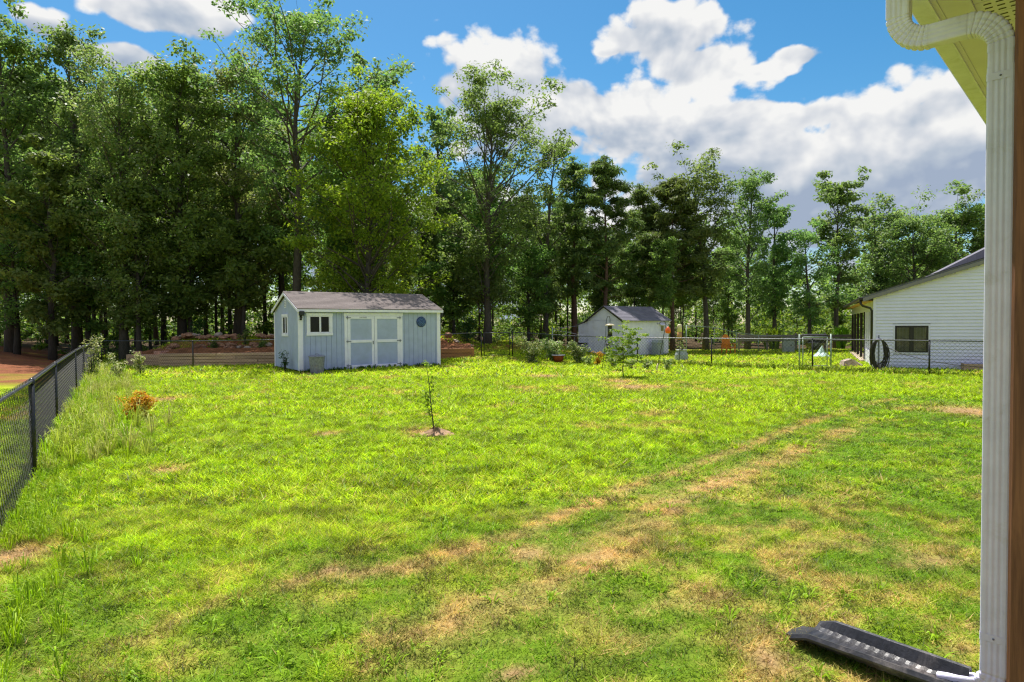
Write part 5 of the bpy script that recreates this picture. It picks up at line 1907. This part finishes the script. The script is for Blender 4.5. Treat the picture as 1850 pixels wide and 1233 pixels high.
def own(px_off_x, off_y, z):
    return DS + OD * px_off_x + ON * off_y + Vector((0, 0, z))


EZ = 3.62
rect_w, rect_d = .078, .108                                 # along wall, out from wall


def sweep_rect(mb, path, w_, d_, ribs=3):
    """rectangular spout with ribbed faces swept along a path in the local y-z plane (points: y, z)"""
    n = len(path)
    prof = []

    def side(p, q, cnt, nrm):
        for k in range(cnt):
            f = k / cnt
            rip = 0.0
            if 0.12 < f < 0.88:
                rip = -.0022 * (0.5 + 0.5 * math.cos(2 * math.pi * ((f - .12) / .76) * ribs + math.pi))
            prof.append((p[0] + (q[0] - p[0]) * f + nrm[0] * rip, p[1] + (q[1] - p[1]) * f + nrm[1] * rip))
    a, b, r_ = w_ / 2, d_ / 2, .009
    side((-a, -b + r_), (-a, b - r_), 20, (-1, 0))
    prof.append((-a, b - r_)); prof.append((-a + r_ * .3, b - r_ * .3))
    side((-a + r_, b), (a - r_, b), 14, (0, 1))
    prof.append((a - r_, b)); prof.append((a - r_ * .3, b - r_ * .3))
    side((a, b - r_), (a, -b + r_), 20, (1, 0))
    prof.append((a, -b + r_)); prof.append((a - r_ * .3, -b + r_ * .3))
    side((a - r_, -b), (-a + r_, -b), 14, (0, -1))
    prof.append((-a + r_, -b)); prof.append((-a + r_ * .3, -b + r_ * .3))
    m_ = len(prof)
    vs = []
    for i, (y, z, sc) in enumerate(path):
        y0_, z0_, _ = path[max(0, i - 1)]
        y1_, z1_, _ = path[min(n - 1, i + 1)]
        ty, tz = y1_ - y0_, z1_ - z0_
        l_ = math.hypot(ty, tz)
        ty, tz = ty / l_, tz / l_
        ny, nz_ = -tz, ty                                    # in-plane normal
        for (u, v) in prof:
            vs.append((u * sc, y + ny * v * sc, z + nz_ * v * sc))
    fs = [(i * m_ + k, i * m_ + (k + 1) % m_, (i + 1) * m_ + (k + 1) % m_, (i + 1) * m_ + k) for i in range(n - 1) for k in range(m_)]
    mb.add(vs, fs, False)


ds = thing('downspout', 'white ribbed aluminium downspout beside the brown porch post', 'downspout', (DS.x, DS.y, dsg), OA)
GY = .43                                                    # gutter outlet distance out from the spout
zt = EZ - .02 - dsg


def arc(y0_, z0_, a0_, a1_, r_, n_):
    return [(y0_ + r_ * math.cos(R(a0_ + (a1_ - a0_) * k / n_)), z0_ + r_ * math.sin(R(a0_ + (a1_ - a0_) * k / n_)), (.90 if k % 4 == 1 else 1.0)) for k in range(n_ + 1)]


rB = .135
zA = zt - .30                                               # centre line of the slanted run
dropA = .0
top_arc = [(GY, zt + .16, 1.0)] + arc(GY - rB, zA + rB, 0, -90, rB, 36)
yb_, zb_, _ = top_arc[-1]
low_arc = arc(rB, zA - dropA - rB, 90, 180, rB, 36)
m = MB()
sweep_rect(m, [(y, z, s_) for y, z, s_ in top_arc], rect_w, rect_d)
m.build('upper_elbow', M['spout'], ds)
m = MB()
ya_, za_, _ = low_arc[0]
sweep_rect(m, [(yb_ + .02, zb_ + .005, .95), (yb_, zb_, .955), (ya_, za_, .955), (ya_ - .02, za_ - .004, .95)], rect_w, rect_d)
m.build('slanted_run', M['spout'], ds)
m = MB()
sweep_rect(m, low_arc + [(0, low_arc[-1][1] - .03, 1.0)], rect_w, rect_d)
m.build('lower_elbow', M['spout'], ds)
m = MB()
zl_ = low_arc[-1][1]
sweep_rect(m, [(0, zl_ - .0, .96), (0, zl_ - .16, .96)], rect_w, rect_d)
sweep_rect(m, [(0, zl_ - .10, 1.0), (0, .30, 1.0)], rect_w, rect_d)
m.build('pipe', M['spout'], ds)
for z0_ in (zl_ - .13, .36):
    for sx_ in (-1, 1):
        o = MB().lathe([(.001, .004), (.004, .003), (.005, 0)], (0, 0, 0), 8).build('screw', M['galv'], ds, (sx_ * rect_w * .53, 0, z0_ - .018))
        o.rotation_euler = (0, sx_ * math.pi / 2, 0)
    m = MB()
    sweep_rect(m, [(0, z0_, 1.035), (0, z0_ - .035, 1.035)], rect_w, rect_d, 0)
    m.build('band', M['spout'], ds)
m = MB()
sweep_rect(m, [(0, .32, .97)] + [(y, z, s_) for y, z, s_ in arc(.11, .17, 180, 255, .11, 12)] + [(.16, .048, .98), (.22, .035, .98)], rect_w, rect_d)
m.build('outlet_elbow', M['spout'], ds)

pp = own(0, -.16, 0)
t = thing('porch_post', 'brown stained timber post at the edge of the photo', 'post', (pp.x, pp.y, 0), OA)
MB().box(-.30, .30, -.07, .085, -.1, EZ - .03, .012).build('post_timber', M['stain_brown'], t)

# eave of the viewer's own house
ev = thing('house_eave', 'cream soffit and fascia of the roof edge above the downspout', 'eave', (DS.x, DS.y, 0), OA)
X0_, X1_ = -1.4, 7.5
FY = GY - .075                                              # fascia plane
MB().box(X0_, X1_, FY - .025, FY, EZ, EZ + .18).build('fascia', M['soffit'], ev)
MB().box(X0_, X1_, FY - .16, FY - .026, EZ + .004, EZ + .02).build('frieze_board', M['soffit'], ev)
MB().box(X0_, X1_, FY + .001, FY + .014, EZ - .012, EZ + .03).build('drip_strip', M['spout'], ev)
sl_w = .20
n_p = int((X1_ - X0_) / sl_w)
for k in range(n_p):
    a = X0_ + k * sl_w
    MB().box(a + .003, a + sl_w - .003, -1.1, FY - .162, EZ + .018, EZ + .03).build('soffit_panel', M['soffit'], ev)
sv = MB()
for k in range(n_p):
    a = X0_ + k * sl_w
    if a < -1.0 or a > 3.0:
        continue
    for q in range(3):
        xx = a + .04 + q * .06
        for j in range(14):
            yy = FY - .20 - j * .055
            sv.box(xx, xx + .008, yy - .035, yy, EZ + .0145, EZ + .0178)
s_o = sv.build('vent_slots', M['soffit_dark'], ev)
s_o['kind'] = 'stuff'
gt = thing('roof_gutter', 'white roof gutter along the eave above the downspout', 'gutter', (DS.x, DS.y, EZ), OA)
m = MB()
m.prism([(FY + .015, .14), (FY + .015, .0), (FY + .10, .0), (FY + .135, .06), (FY + .15, .13), (FY + .142, .13), (FY + .127, .065), (FY + .095, .008), (FY + .023, .008), (FY + .023, .14)], 0, -.5, X1_)
m.build('trough', M['spout'], gt)
# roof deck over the eave
m = MB()
m.prism([(FY + .06, EZ + .19), (-3.0, EZ + 1.2), (-3.0, EZ + 1.27), (FY + .06, EZ + .23)], 0, X0_, X1_)
m.build('roof_deck', M['roof_grey'], ev)

# splash block
sbp = gp(1468, 1160)
sbe = gp(1700, 1262)
sbe = Vector((sbe.x, sbe.y))
dv = sbe - Vector((sbp.x, sbp.y))
L = dv.length + .12
sa = math.atan2(dv.y, dv.x)
t = thing('splash_block', 'black plastic splash block lying in the grass under the downspout', 'splash block', (sbp.x, sbp.y, sbp.z + .03), sa)
sb = MB()
nS = 45
rows_ = []
for i in range(nS + 1):
    f = i / nS
    x = -.04 + L * f
    wd_ = .132 - .022 * f
    rib = .0045 if (i % 3 == 1) else 0.0
    wall_ = .062 + .02 * f
    if f < .12:
        wall_ *= .45 + 4.5 * f
    zf = .012 + .03 * f
    rows_.append([(x, -wd_ - .028, zf + wall_ - .02), (x, -wd_ - .016, zf + wall_), (x, -wd_, zf + wall_ - .004), (x, -wd_ + .022, zf + .010 + rib), (x, -.07, zf + rib), (x, .07, zf + rib),
                  (x, wd_ - .022, zf + .010 + rib), (x, wd_, zf + wall_ - .004), (x, wd_ + .016, zf + wall_), (x, wd_ + .028, zf + wall_ - .02)])
m_ = 10
vs = [p for r_ in rows_ for p in r_]
base_n = len(vs)
vs += [(x, y, z - .012) for (x, y, z) in vs]
fs = []
for i in range(nS):
    for k in range(m_ - 1):
        a = i * m_ + k
        fs.append((a, a + m_, a + m_ + 1, a + 1))
        fs.append((base_n + a + 1, base_n + a + m_ + 1, base_n + a + m_, base_n + a))
    for k in (0, m_ - 1):
        a = i * m_ + k
        fs.append((a, base_n + a, base_n + a + m_, a + m_) if k == 0 else (a + m_, base_n + a + m_, base_n + a, a))
for i in (0, nS):
    for k in range(m_ - 1):
        a = i * m_ + k
        fs.append((a, a + 1, base_n + a + 1, base_n + a))
sb.add(vs, fs)
sb.build('trough', M['black_plastic'], t)
fl = MB()
fl.add([(-.04, -.10, .010), (-.04, .10, .010), (-.115, .085, -.004), (-.135, .0, -.008), (-.115, -.085, -.004), (-.04, -.10, -.006), (-.04, .10, -.006), (-.115, .085, -.018), (-.135, .0, -.02), (-.115, -.085, -.018)],
       [(0, 4, 3, 2, 1), (5, 6, 7, 8, 9), (1, 2, 7, 6), (2, 3, 8, 7), (3, 4, 9, 8), (4, 0, 5, 9)])
fl.build('lip', M['black_plastic'], t)
